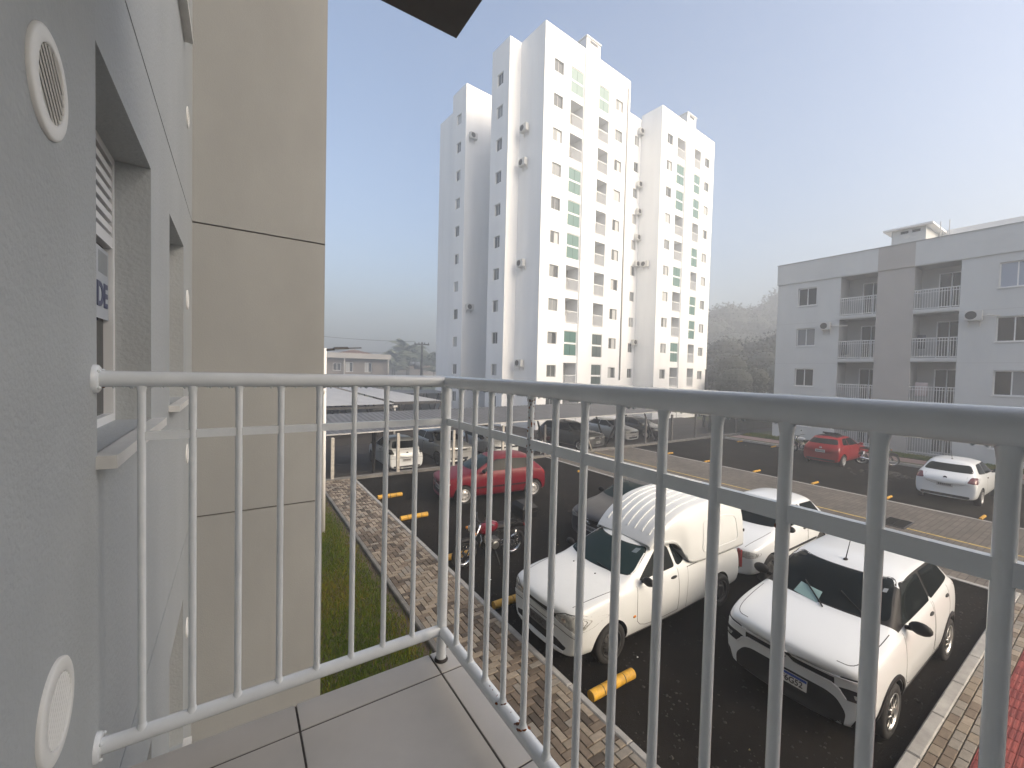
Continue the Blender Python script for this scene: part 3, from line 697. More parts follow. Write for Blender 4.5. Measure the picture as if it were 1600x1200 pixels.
def cage(rows, crease_l, crease_r, level, arches, mat, inner=BLACK, blk=()):
    n = 18; vs = []; fs = []; black = []
    for r in rows:
        vs += [tuple(p) for p in r] + [(r[k][0], -r[k][1], r[k][2]) for k in range(8, 0, -1)]
    N = len(rows)
    for i in range(N-1):
        for k in range(n):
            kk = k if k < 9 else 17-k
            if any(a <= i < c and d <= kk <= e for a, c, d, e in blk): black.append(len(fs))
            fs.append((i*n+k, i*n+(k+1) % n, (i+1)*n+(k+1) % n, (i+1)*n+k))
    mir = lambda k: (n-k) % n
    for i, fl in ((0, False), (N-1, True)):
        for k in range(0, 9):
            q = [i*n+k, i*n+k+1, i*n+mir(k+1), i*n+mir(k)]; q = list(dict.fromkeys(q))
            fs.append(tuple(q[::-1]) if fl else tuple(q))
    me = bpy.data.meshes.new('body'); me.from_pydata(vs, [], fs); me.materials.append(mat); me.materials.append(inner)
    for i in black: me.polygons[i].material_index = 1
    bm = bmesh.new(); bm.from_mesh(me); bmesh.ops.recalc_face_normals(bm, faces=bm.faces)
    cl = bm.edges.layers.float.new('crease_edge'); bm.verts.ensure_lookup_table()
    for e in bm.edges:
        a, c = sorted(v.index for v in e.verts); ra, rc = a//n, c//n; ka, kc = a % n, c % n
        ka, kc = min(ka, n-ka) if ka else 0, min(kc, n-kc) if kc else 0
        if ra != rc and ka == kc:
            for (k, r0, r1, v) in crease_l:
                if k == ka and r0 <= ra and rc <= r1: e[cl] = v
        elif ra == rc:
            for (r, k0, k1, v) in crease_r:
                if r == ra and k0 <= min(ka, kc) and max(ka, kc) <= k1: e[cl] = v
    bm.to_mesh(me); bm.free()
    o = bpy.data.objects.new('cage', me); C.objects.link(o)
    sd = o.modifiers.new('s', 'SUBSURF'); sd.levels = level; sd.render_levels = level
    cut = []
    for (x, z, r, y0, y1) in arches:
        for sg in (-1, 1):
            q = MB(); T = Matrix.Translation((x, 0, z)); lo, hi = (y0, y1) if sg > 0 else (-y1, -y0)
            q.lathe([(0, lo), (r, lo), (r, hi), (0, hi)], inner, 40, T)
            c = q.build('cutter', auto=30); cut.append(c)
            for p in c.data.polygons: p.use_smooth = False
            b = o.modifiers.new('b', 'BOOLEAN'); b.operation = 'DIFFERENCE'; b.object = c; b.solver = 'EXACT'; b.material_mode = 'TRANSFER'
    dg = bpy.context.evaluated_depsgraph_get(); dg.update()
    out = bpy.data.meshes.new_from_object(o.evaluated_get(dg)); out.name = 'body'
    for x in cut+[o]: bpy.data.objects.remove(x)
    bm = bmesh.new(); bm.from_mesh(out)
    for f in bm.faces: f.smooth = True
    for e in bm.edges: e.smooth = not (len(e.link_faces) == 2 and (e.calc_face_angle(0) > math.radians(38) or e.link_faces[0].material_index != e.link_faces[1].material_index))
    bm.to_mesh(out); bm.free()
    return out

def hatch_rows(s):
    W = s['W']/2; L = s['L']; rows = []
    zl = s.get('zl', 0.22); hf, hc = s['hf'], s['hc']; bf, br_ = s['bf'], s['br']; Hh = s['H']+0.015; wr = s['wr']
    cx, hx, rx, tx = s['cx'], s['hx'], s['rx'], s['tx']
    def sec(x, w, zl, zs, top, bow=0.0):
        h = zs-zl
        p = [(0, zl), (.80*w, zl), (.955*w, zl+.07), (w, zl+.42*h), (.992*w, zl+.80*h), (.945*w, zs)]
        if top[0] == 'h': dz = top[1]-zs; p += [(.86*w, zs+.38*dz), (.74*w, zs+.66*dz), (.40*w, zs+.93*dz), (0, top[1])]
        else: zr = top[1]; p += [(.905*w, zs+.05), (wr, zr-.085), (.62*wr, zr-.016), (0, zr)]
        return [(x+bow*(y/W)**2, y, z) for y, z in p]
    nb = s.get('bow', 0.17)
    rows.append(sec(0.0, .80*W, zl+.07, hf-.17, ('h', hf-.13), nb))
    rows.append(sec(0.03, .90*W, zl+.01, hf-.07, ('h', hf-.015), nb))
    rows.append(sec(0.20, .965*W, zl, hf-.01, ('h', hf+.055), nb*.6))
    rows.append(sec((0.20+cx)/2, .992*W, zl-.01, (hf*.45+hc*.55)-.01, ('h', hf*.45+hc*.55+.055), .06))
    r = sec(cx, W, zl-.02, bf, ('h', hc+.03))
    r[6] = (cx+.16, .905*W, bf+.045); r[7] = (cx+.08, .83*W, hc+.035); r[8] = (cx-.04, .44*W, hc+.045); r[9] = (cx-.08, 0, hc+.05)
    rows.append(r)
    bm_ = lambda x: bf+(br_-bf)*(x-cx)/(tx-cx)
    r = sec(hx, W, zl-.02, bm_(hx), ('c', Hh-.035)); r[7] = (hx+.06, wr, Hh-.095); r[8] = (hx-.01, .62*wr, Hh-.045); r[9] = (hx-.035, 0, Hh-.038)
    rows.append(r)
    rows.append(sec((hx*.6+rx*.4), W, zl-.02, bm_(hx*.6+rx*.4), ('c', Hh)))
    rows.append(sec((hx*.15+rx*.85), W*.997, zl-.02, bm_(hx*.15+rx*.85), ('c', Hh-.015)))
    r = sec(rx, W*.99, zl-.02, bm_(rx), ('c', Hh-.055)); r[9] = (rx+.05, 0, Hh-.05); r[8] = (rx+.04, .60*wr, Hh-.06); r[7] = (rx-.02, wr*.98, Hh-.11)
    rows.append(r)
    if 'trunk' in s:      # three-box tail
        r = sec(tx, W*.975, zl-.02, br_, ('h', br_+.05)); r[9] = (tx+.05, 0, br_+.06); rows.append(r)
        rows.append(sec(L-.10, W*.93, zl, br_-.01, ('h', br_+.03), -.10))
        rows.append(sec(L-.03, W*.91, zl+.02, br_-.16, ('h', br_-.12), -.12)); rows.append(sec(L, W*.84, zl+.08, br_-.32, ('h', br_-.28), -.12))
    else:
        r = sec(tx, W*.965, zl-.01, br_, ('h', br_+.04)); r[9] = (tx+.08, 0, br_+.05); r[8] = (tx+.065, .42*W, br_+.045); r[7] = (tx+.0, .80*W, br_+.035)
        rows.append(r)
        rows.append(sec(L-.03, W*.925, zl+.01, br_-.13, ('h', br_-.09), -.09)); rows.append(sec(L, W*.86, zl+.06, br_-.34, ('h', br_-.30), -.10))
    return rows

def rpoly(pts, r=0.04, k=5):
    out = []; n = len(pts)
    for i in range(n):
        p0, p1, p2 = Vector(pts[i-1]), Vector(pts[i]), Vector(pts[(i+1) % n])
        ri = r[i] if isinstance(r, (list, tuple)) else r
        a = p1+(p0-p1).normalized()*min(ri, (p0-p1).length*.45); c = p1+(p2-p1).normalized()*min(ri, (p2-p1).length*.45)
        for j in range(k+1):
            t = j/k; out.append(tuple(a*(1-t)**2+p1*2*t*(1-t)+c*t*t))
    return out
def dens(pts, step, closed=True):
    out = []; n = len(pts)
    for i in range(n if closed else n-1):
        a, c = Vector(pts[i]), Vector(pts[(i+1) % n]); m = max(1, int((c-a).length/step+.5))
        for j in range(m): out.append(tuple(a+(c-a)*j/m))
    if not closed: out.append(tuple(pts[-1]))
    return out
AX = {'l': (Vector((0, 1, 0)), lambda a, b: Vector((a, -4, b))), 'r': (Vector((0, -1, 0)), lambda a, b: Vector((a, 4, b))),
      'f': (Vector((1, 0, 0)), lambda a, b: Vector((-4, a, b))), 'b': (Vector((-1, 0, 0)), lambda a, b: Vector((9, a, b))), 't': (Vector((0, 0, -1)), lambda a, b: Vector((a, b, 5)))}
def cast(bvh, ax, a, b):
    d, o = AX[ax]; p = bvh.ray_cast(o(a, b), d)[0]
    if p is None:
        q = o(a, b); best = bvh.find_nearest(q + d*4.6)
        p = best[0]
    return p
def drape(bvh, root, name, outline, ax, off, m, rings=6, step=0.04, skirt=0.012, label=None):
    d, _ = AX[ax]; pts = dens(outline, step); c = Vector((sum(p[0] for p in pts)/len(pts), sum(p[1] for p in pts)/len(pts))); n = len(pts)
    vs = [cast(bvh, ax, c.x, c.y)-d*off]; fs = []
    for k in range(1, rings+1):
        t = k/rings
        for p in pts: vs.append(cast(bvh, ax, c.x+(p[0]-c.x)*t, c.y+(p[1]-c.y)*t)-d*off)
    for i in range(n): fs.append((0, 1+i, 1+(i+1) % n))
    for k in range(rings-1):
        for i in range(n): fs.append((1+k*n+i, 1+(k+1)*n+i, 1+(k+1)*n+(i+1) % n, 1+k*n+(i+1) % n))
    b0 = 1+(rings-1)*n; e0 = len(vs)
    for i in range(n): vs.append(vs[b0+i]+d*(off+skirt))
    for i in range(n): fs.append((b0+i, e0+i, e0+(i+1) % n, b0+(i+1) % n))
    me = bpy.data.meshes.new(name); me.from_pydata([tuple(v) for v in vs], [], fs); me.materials.append(m)
    bm = bmesh.new(); bm.from_mesh(me); bmesh.ops.recalc_face_normals(bm, faces=bm.faces); bm.faces.ensure_lookup_table()
    if sum((f.normal.dot(d) for f in list(bm.faces)[:n])) > 0: bmesh.ops.reverse_faces(bm, faces=bm.faces)
    for f in bm.faces: f.smooth = True
    for e in bm.edges: e.smooth = not (len(e.link_faces) == 2 and e.calc_face_angle(0) > math.radians(42))
    bm.to_mesh(me); bm.free()
    o = put(name, me, root, False)
    if label: o['label'] = label
    return o
def chaikin(p, it=2):
    for _ in range(it):
        q = [p[0]]
        for a, c in zip(p, p[1:]): q += [lerp(a, c, .25), lerp(a, c, .75)]
        p = q + [p[-1]]
    return p
def ribbon(bvh, root, name, path, ax, wd, off, m, step=0.05, closed=False, soft=True):
    d, _ = AX[ax]; path = path if closed or not soft else chaikin([tuple(p) for p in path]); pts = dens(path, step, closed); n = len(pts); vs = []; fs = []
    for i in range(n):
        a = Vector(pts[i-1] if (i > 0 or closed) else pts[i]); c = Vector(pts[(i+1) % n] if (i < n-1 or closed) else pts[i]); t = (c-a).normalized(); q = Vector((-t.y, t.x)); p = Vector(pts[i])
        for k, (s, h) in enumerate(((-1, -.006), (-.75, off), (.75, off), (1, -.006))): vs.append(cast(bvh, ax, *(p+q*wd/2*s))-d*h)
    for i in range(n if closed else n-1):
        for k in range(3): j = (i+1) % n; fs.append((i*4+k, i*4+k+1, j*4+k+1, j*4+k))
    me = bpy.data.meshes.new(name); me.from_pydata([tuple(v) for v in vs], [], fs); me.materials.append(m)
    bm = bmesh.new(); bm.from_mesh(me); bmesh.ops.recalc_face_normals(bm, faces=bm.faces)
    if sum(f.normal.dot(d) for f in bm.faces) > 0: bmesh.ops.reverse_faces(bm, faces=bm.faces)
    bm.to_mesh(me); bm.free()
    return put(name, me, root, False)
WH = {}
def wheel(root, x, y, R, style, wd=0.18):
    key = (round(R, 3), style)
    if key not in WH:
        t = MB(True); h = wd/2; r0 = R*0.66
        t.lathe([(r0, -h*.9), (R*.86, -h), (R*.965, -h*.88), (R, -h*.6), (R, h*.6), (R*.965, h*.88), (R*.86, h), (r0, h*.9)], TYRE, 36, closed=True)
        rim = MB(True); m = {'alloy': RIMM, 'hub': HUBC, 'steel': STEEL}[style]
        rim.lathe([(r0*1.02, -h*.92), (r0*1.03, -h*.98), (r0*.93, -h*.9), (r0*.90, -h*.3), (r0*.90, h*.8), (r0*1.02, h*.9)], m, 36)
        if style != 'alloy':
            rim.lathe([(r0*.90, -h*.42), (r0*.72, -h*.55), (r0*.6, -h*.85), (r0*.34, -h*.9), (r0*.2, -h*.75), (0, -h*.75)], m, 36)
            for k in range(8 if style == 'hub' else 10):
                a = k*2*math.pi/(8 if style == 'hub' else 10); T = Matrix.Rotation(a, 4, 'Y') @ Matrix.Translation((r0*.66, -h*.72, 0)) @ Matrix.Rotation(0.7, 4, 'Z')
                rim.box((-r0*.12, -.004, -r0*.055), (r0*.12, .006, r0*.055), GAP, T)
        else:
            rim.lathe([(r0*.26, -h*.85), (r0*.2, -h*.95), (0, -h*.95)], m, 20); rim.lathe([(r0*.88, h*.1), (0, h*.1)], BLACK, 24)
            for k in range(5):
                T = Matrix.Rotation(k*2*math.pi/5, 4, 'Y')
                for s in (-1, 1): rim.add([T @ Vector(v) for v in ((r0*.15, -h*.93, s*r0*.10), (r0*.15, -h*.93, s*r0*.2), (r0*.93, -h*.80, s*r0*.30), (r0*.93, -h*.80, s*r0*.13), (r0*.15, -h*.5, s*r0*.10), (r0*.15, -h*.5, s*r0*.2), (r0*.93, -h*.4, s*r0*.30), (r0*.93, -h*.4, s*r0*.13))], [(0, 1, 2, 3), (4, 5, 6, 7), (0, 1, 5, 4), (1, 2, 6, 5), (2, 3, 7, 6), (3, 0, 4, 7)], m)
        WH[key] = (t.mesh('wheel'), rim.mesh('rim'))
    t, rm = WH[key]
    o = put('wheel', t, root, False); o.location = (x, y, R); o.rotation_euler = (0, random.uniform(0, 6), 0 if y < 0 else math.pi)
    r_ = bpy.data.objects.new('rim', rm); C.objects.link(r_); r_.parent = o
    return o
def lerp(a, c, t): return tuple(p+(q-p)*t for p, q in zip(a, c))
def plate(root, txt, ax, x, y, z, bg=PLATE, blue=True, wd=0.40, h=0.13, tilt=0.0, out=0.0):
    """ax 'f' front / 'b' back"""
    R = Matrix.Rotation(-math.pi/2, 4, 'Z') if ax == 'f' else Matrix.Rotation(math.pi/2, 4, 'Z')
    T = Matrix.Translation((x, y, z)) @ R @ Matrix.Rotation(tilt, 4, 'X')
    q = MB(); q.box((-wd/2, -0.008, -h/2), (wd/2, 0.004, h/2), bg, T); 
    if blue: q.box((-wd/2+.002, -0.0095, h/2-.032), (wd/2-.002, -0.0075, h/2-.002), PLBLUE, T)
    o = q.build('licence_plate', root, False)
    if txt is None:                            # characters too blurred in the photograph to read
        q = MB()
        for k in range(7): q.box((-wd*.40+k*wd*.118, -.0105, -h*.26), (-wd*.40+k*wd*.118+wd*.07, -.0088, h*.26), PLINK, T)
        tag(q.build('lettering', o, False), kind='stuff'); return
    text_mesh('lettering', txt, 0.098 if blue else 0.10, PLINK, T @ Matrix.Translation((0, -0.0095, -0.014 if blue else 0)) @ Matrix.Rotation(math.pi/2, 4, 'X') @ Matrix.Scale(0.92, 4, (1, 0, 0)), o, False, 0.002)
def mirror(root, x, z, y, m=BLACK, sc=1.0):
    for s in (-1, 1):
        q = MB(True); q.ball((x-.01, s*(y+.10*sc), z), 0.1*sc, m, 0.55, 1.0, 0.68, 14); q.tube([(x+.02, s*(y-.03), z-.05*sc), (x, s*(y+.06*sc), z-.03*sc)], 0.028, m, 8)
        q.build('wing_mirror', root, False)

def car(label, s, loc, rz=0.0, group=None):
    root = empty('parked_car', loc, rz, label=label, cat='car', group=group)
    W = s['W']/2; L = s['L']; pm = s['paint']; Rw = s.get('Rw', 0.29); xf, xr = s['xf'], s['xf']+s['wb']; Hh = s['H']
    ar = s.get('ar', 0.055)
    rows = hatch_rows(s); N = len(rows)
    body = cage(rows, [(5, 2, N-3, s.get('cr5', .25)), (7, 4, 8, .45), (6, 4, 8, .2)], [(4, 6, 9, .4), (1, 5, 9, .3)], s.get('lev', 2),
                [(xf, Rw, Rw+ar, W-.24, W+.3), (xr, Rw, Rw+ar, W-.25, W+.3)], pm, BLACK, s.get('blk', ()))
    put('body', body, root, False)
    bm = bmesh.new(); bm.from_mesh(body); bvh = BVHTree.FromBMesh(bm); bm.free()
    cx, hx, rx, tx = s['cx'], s['hx'], s['rx'], s['tx']; bf, br_ = s['bf'], s['br']; wr = s['wr']
    bl = lambda x: bf+(br_-bf)*(x-cx)/(tx-cx)
    gl = s.get('glass', TINT); zt = Hh-.115
    # side glass: A line, B pillar, C line
    xb = s.get('xb', hx+(rx-hx)*.47)
    A0, A1 = (cx+.30, bl(cx+.3)+.075), (hx+.14, zt); C0, C1 = (s.get('c0', tx-.30), bl(tx-.3)+.085), (s.get('c1', rx-.10), zt-.015)
    for ax in 'lr':
        f1 = [A0, (xb-.035, bl(xb)+.065), (xb-.05, zt+.005), A1]; f2 = [(xb+.035, bl(xb)+.065), C0, C1, (xb+.03, zt+.005)]
        for f, nm in ((f1, 'front'), (f2, 'rear')):
            drape(bvh, root, 'window_seal', rpoly([lerp(p, ((f[0][0]+f[2][0])/2, (f[0][1]+f[2][1])/2), -.035) for p in f], .06), ax, .0035 if not s.get('blackout') else .009, BLACK, 8, .04)
            drape(bvh, root, 'side_window', rpoly(f, .05), ax, .007 if not s.get('blackout') else .013, gl, 8, .04)
        # doors: seam, panel line, handle
        dz0 = s.get('zl', .22)+.14
        for i, (x0, x1) in enumerate(((cx+.16, xb-.005), (xb+.005, min(xr-.04, xb+.92))) if not s.get('two') else ((cx+.16, xb+.02),)):
            zt0, zt1 = bl(x0)+.03, bl(x1)+.035
            path_ = [(x0+.05, zt0), (x0, zt0-.28), (x0+.03, dz0), (x1-(.0 if i == 0 else .32), dz0), (x1, dz0+(.02 if i == 0 else .40)), (x1, zt1)]
            ribbon(bvh, root, 'door_gap', path_, ax, .009, .0015, GAP, .05)
            hxx = x1-.12; zz = bl(hxx)-.075
            p = cast(bvh, ax, hxx, zz); q = MB(True); q.ball((p.x, p.y, p.z), 1, s.get('handle', BLACK), .085, .022, .024, 10); q.build('door_handle', root, False)
        if s.get('mould'): ribbon(bvh, root, 'side_moulding', [(cx+.12, s['mould']), (xr-.30, s['mould']+.015)], ax, .055, .012, s.get('mouldm', BLACK), .06)
        if s.get('clad'):
            for xx in (xf, xr):
                pth = [(xx+(Rw+ar+.034)*math.cos(a), Rw+(Rw+ar+.034)*math.sin(a)) for a in np.linspace(-.12, math.pi+.12, 36)]
                ribbon(bvh, root, 'arch_cladding', pth, ax, .062, .014, BLACK, .05)
            ribbon(bvh, root, 'sill_cladding', [(xf+Rw+.08, dz0-.07), (xr-Rw-.08, dz0-.07)], ax, .11, .010, BLACK, .06)
        elif s.get('sill'): ribbon(bvh, root, 'sill_skirt', [(xf+Rw+.08, dz0-.08), (xr-Rw-.08, dz0-.08)], ax, .05, .006, TRIM, .06)
    # windscreen and rear window
    hc = s['hc']; w0, w1 = W*.80, wr-.05
    ws = [(-w0, hc+.085), (w0, hc+.085), (w1, Hh-.085), (-w1, Hh-.085)]
    drape(bvh, root, 'windscreen_seal', rpoly([lerp(p, (0, (hc+Hh)/2), -.03) for p in ws], .09), 'f', .003, BLACK, 12, .04)
    drape(bvh, root, 'windscreen', rpoly(ws, .08), 'f', .008, s.get('wglass', gl), 12, .04)
    for y in ((-.42, -.05), (.12, .5)) if s.get('near') else ():
        pts = [cast(bvh, 'f', y[0]+(y[1]-y[0])*t, hc+.10+(.0+.06)*t)-Vector((.022, 0, 0)) for t in (0, .25, .5, .75, 1)]
        q = MB(True); q.tube(pts, .008, BLACK, 6); q.build('wiper', root, False)
    wb0, wb1 = W*.76, wr*.90
    rb_ = [(-wb0, br_+.085), (wb0, br_+.085), (wb1, Hh-.15), (-wb1, Hh-.15)]
    drape(bvh, root, 'rear_window', rpoly(rb_, .08), 'b', .006, gl, 10, .05)
    # bonnet gap
    bo = [(.09+s.get('bow', .17)*.5, W*.66), (cx*.55, W*.74), (cx-.03, W*.79)]
    for sg in (-1, 1) if not s.get('nogap') else (): ribbon(bvh, root, 'bonnet_gap', [(a, sg*y) for a, y in bo], 't', .010, .0015, GAP, .05)
    mirror(root, cx+.34, bl(cx+.34)+.11, W-.05, s.get('mir', BLACK), s.get('msc', 1.0))
    for sg in (-1, 1):
        wheel(root, xf, sg*(W-.10), Rw, s.get('rim', 'hub')); wheel(root, xr, sg*(W-.10), Rw, s.get('rim', 'hub'))
    s.get('front', front_generic)(root, bvh, s); s.get('rear', rear_generic)(root, bvh, s)
    if s.get('ant'):
        q = MB(True); a = s['ant']; p = cast(bvh, 't', a, 0.0); q.ball((p.x, 0, p.z), .03, BLACK, 1.5, 1, .6, 10); q.tube([p, p+Vector((.20, 0, .34))], [.008, .003], BLACK, 6); q.build('aerial', root, False)
    return root, bvh
def front_generic(root, bvh, s):
    W = s['W']/2; hf = s['hf']; z = hf-.14; lm = s.get('lamp', LAMP)
    gw = s.get('gw', .36)
    drape(bvh, root, 'grille', rpoly([(-gw, z-.045), (gw, z-.045), (gw+.03, z+.05), (-gw-.03, z+.05)], .03), 'f', .006, BLACK, 5, .05)
    if s.get('gbar'): ribbon(bvh, root, 'grille_bar', [(-gw, z+.0), (gw, z+.0)], 'f', .016, .014, CHROME, .08)
    for sg in (-1, 1):
        hl = [(sg*.38, z-.035), (sg*.60, z-.06), (sg*W*.93, z-.02), (sg*W*.935, z+.05), (sg*.62, z+.075), (sg*.41, z+.045)]
        if sg < 0: hl = hl[::-1]
        drape(bvh, root, 'headlight_seal', rpoly([lerp(p, (sg*.6, z), -.08) for p in hl], .03), 'f', .004, BLACK, 6, .03)
        drape(bvh, root, 'headlight', rpoly(hl, .03), 'f', .010, lm, 6, .03)
    b0 = s.get('zl', .22)+.10
    drape(bvh, root, 'lower_intake', rpoly([(-.45, b0), (.45, b0), (.50, b0+.11), (-.50, b0+.11)], .04), 'f', .005, BLACK, 5, .06)
    p = cast(bvh, 'f', 0, b0+.17); plate(root, None, 'f', p.x-.012, 0, b0+.17, PLGREY, False)
    p = cast(bvh, 'f', 0, z+.01)
    q = MB(True); q.lathe([(.048, .004), (.048, -.008), (.040, -.011), (.036, -.004), (0, -.004)], CHROME, 20, Matrix.Translation((p.x-.006, 0, z+.01)) @ Matrix.Rotation(-math.pi/2, 4, 'Z')); em = q.build('emblem', root, False)
def rear_generic(root, bvh, s):
    W = s['W']/2; br_ = s['br']; L = s['L']; tm = s.get('tail', TAIL); z = br_-.13
    for sg in (-1, 1) if not s.get('notail') else ():
        tl = s.get('tl') or [(W*.64, z-.12), (W*.91, z-.10), (W*.93, z+.10), (W*.70, z+.09)]
        tl = [(sg*a, c) for a, c in tl]; tl = tl if sg > 0 else tl[::-1]
        drape(bvh, root, 'tail_light', rpoly(tl, .03), 'b', .008, tm, 6, .03)
    if s.get('bstrip'): ribbon(bvh, root, 'bumper_strip', [(-W*.86, br_-.44), (W*.86, br_-.44)], 'b', .06, .010, BLACK, .06)
    ribbon(bvh, root, 'tailgate_gap', [(-W*.62, br_-.02), (-W*.60, br_-.36), (W*.60, br_-.36), (W*.62, br_-.02)], 'b', .009, .0015, GAP, .05)
    zp = s.get('pz', br_-.25); p = cast(bvh, 'b', 0, zp)
    plate(root, None, 'b', p.x+.010, 0, zp, s.get('pm', PLGREY), False)
    p = cast(bvh, 'b', 0, br_-.10)
    q = MB(True); q.lathe([(.05, .004), (.05, -.008), (.040, -.012), (.034, -.004), (0, -.004)], CHROME if not s.get('embd') else BLACK, 18, Matrix.Translation((p.x+.004, 0, br_-.10)) @ Matrix.Rotation(math.pi/2, 4, 'Z')); q.build('emblem', root, False)
    drape(bvh, root, 'bumper_underside', rpoly([(-W*.72, s.get('zl', .22)+.06), (W*.72, s.get('zl', .22)+.06), (W*.74, s.get('zl', .22)+.14), (-W*.74, s.get('zl', .22)+.14)], .03), 'b', .006, BLACK, 4, .08)
# ---------------------------------------------------------------- the cars
base = dict(W=1.64, L=3.75, H=1.43, wb=2.443, xf=.74, hf=.78, hc=.94, bf=.90, br=.97, wr=.56, cx=1.02, hx=1.72, rx=3.12, tx=3.50, zl=.20)
RED = paint('dark_red_paint', (0.12, 0.003, 0.010), 0.35, dirt=0.08, coat=0.0); RED2 = paint('bright_red_paint', (0.24, 0.005, 0.006), 0.35, coat=0.0)
for _m in (RED, RED2): _m.node_tree.nodes['Principled BSDF'].inputs['Specular IOR Level'].default_value = .22
GREYP = paint('grey_car_paint', (0.045, 0.044, 0.045), 0.45, dirt=0.25, coat=0.15); SILV = paint('silver_paint', (0.42, 0.43, 0.43), 0.32, metal=0.4); BLKP = paint('black_paint', (0.02, 0.02, 0.022), 0.25)
DKGR = paint('dark_grey_paint', (0.085, 0.088, 0.088), 0.32, metal=0.3)

# --- front of the compact crossover: two chrome lines with a chevron, split lamps, deep black mouth
BRIGHT = M('sky_bright_trim', (0.66, 0.67, 0.68), 0.25, coat=0.5)  # pale non-metal colour: the chrome's sky reflection is put into it
def front_cross(root, bvh, s):
    up_ = [(-.76, .835), (-.50, .80), (-.14, .79), (-.075, .795), (0, .85), (.075, .795), (.14, .79), (.50, .80), (.76, .835)]
    lo = [(-.56, .66), (-.47, .705), (-.14, .70), (-.075, .705), (0, .76), (.075, .705), (.14, .70), (.47, .705), (.56, .66)]
    band = [(a, z+.022) for a, z in up_[1:-1]] + [(a, z-.022) for a, z in lo[1:-1]][::-1]
    ribbon(bvh, root, 'grille_band', [(a, z-.045) for a, z in up_[1:-1]], 'f', .14, .005, BLACK, .04, soft=False)
    ribbon(bvh, root, 'chrome_line', up_, 'f', .030, .020, BRIGHT, .03, soft=False); ribbon(bvh, root, 'chrome_line', lo, 'f', .030, .020, BRIGHT, .03, soft=False)
    for sg in (-1, 1):
        f = lambda pts: [(sg*a, z) for a, z in pts] if sg > 0 else [(sg*a, z) for a, z in pts][::-1]
        drape(bvh, root, 'daytime_lamp', rpoly(f([(.54, .80), (.80, .84), (.82, .875), (.56, .835)]), .02), 'f', .010, LAMPD, 5, .03)
        drape(bvh, root, 'lamp_recess', rpoly(f([(.52, .69), (.61, .585), (.81, .62), (.82, .74), (.62, .715)]), .025), 'f', .006, BLACK, 6, .03)
        drape(bvh, root, 'headlight', rpoly(f([(.60, .69), (.645, .61), (.79, .635), (.80, .72)]), .025), 'f', .013, LAMPD, 5, .03)
        drape(bvh, root, 'headlight_reflector', rpoly(f([(.68, .68), (.70, .635), (.775, .65), (.775, .69)]), .012), 'f', .016, LAMP, 4, .03)
        ribbon(bvh, root, 'chrome_line', f([(.53, .69), (.615, .59)]), 'f', .024, .020, BRIGHT, .03)
        drape(bvh, root, 'corner_intake', rpoly(f([(.66, .30), (.80, .33), (.82, .47), (.72, .44)]), .03), 'f', .006, BLACK, 5, .03)
        ribbon(bvh, root, 'bonnet_edge', [(.14, sg*.50), (.17, sg*.64), (.34, sg*.70), (.75, sg*.725), (1.03, sg*.73)], 't', .010, .0015, GAP, .05)
    drape(bvh, root, 'lower_grille', rpoly([(-.60, .25), (.60, .25), (.62, .43), (.53, .55), (.43, .585), (-.43, .585), (-.53, .55), (-.62, .43)], .05), 'f', .006, BLACK, 8, .04)
    p = cast(bvh, 'f', 0, .55); plate(root, 'JYF6G52', 'f', p.x-.020, -.04, .50, PLATE, True, tilt=-.10)
c3 = dict(W=1.74, L=3.98, H=1.59, wb=2.54, xf=.80, hf=.965, hc=1.085, bf=1.04, br=1.13, wr=.625, cx=1.05, hx=1.66, rx=3.42, tx=3.78, zl=.24, Rw=.315, ar=.05,
          paint=WHITEP, rim='alloy', clad=True, blk=((4, 8, 6, 6), (4, 5, 7, 8)), lev=3, near=False, msc=1.15, bow=.15, ant=1.87, front=front_cross, nogap=True, c0=3.52, c1=3.30, tail=TAIL, glass=TINT)
r, bv = car('white crossover with black mirrors and chrome double lines, nearest to the red tiled walk', c3, (5.66, 2.34, 0))
ppt = M('teal_paper', (0.22, 0.34, 0.33), 0.4)
drape(bv, r, 'dashboard_paper', [(.02, 1.150), (.33, 1.165), (.30, 1.265), (.02, 1.25)], 'f', .010, ppt, 3, .06, .004)
drape(bv, r, 'toll_tag', [(-.56, 1.40), (-.52, 1.40), (-.52, 1.43), (-.56, 1.43)], 'f', .0105, M('tag_grey', (.2, .22, .24), .4), 2, .03, .004)
for (a0, z0, a1, z1) in ((-.06, 1.145, .26, 1.30), (-.55, 1.145, -.16, 1.32)):
    pts = [cast(bv, 'f', a0+(a1-a0)*t, z0+(z1-z0)*t)-Vector((.03, 0, 0)) for t in np.linspace(0, 1, 6)]
    q = MB(True); q.tube(pts, .009, BLACK, 6); q.build('wiper', r, False)
for ax in 'l': 
    for x in (1.55, 2.35, 3.25): pass

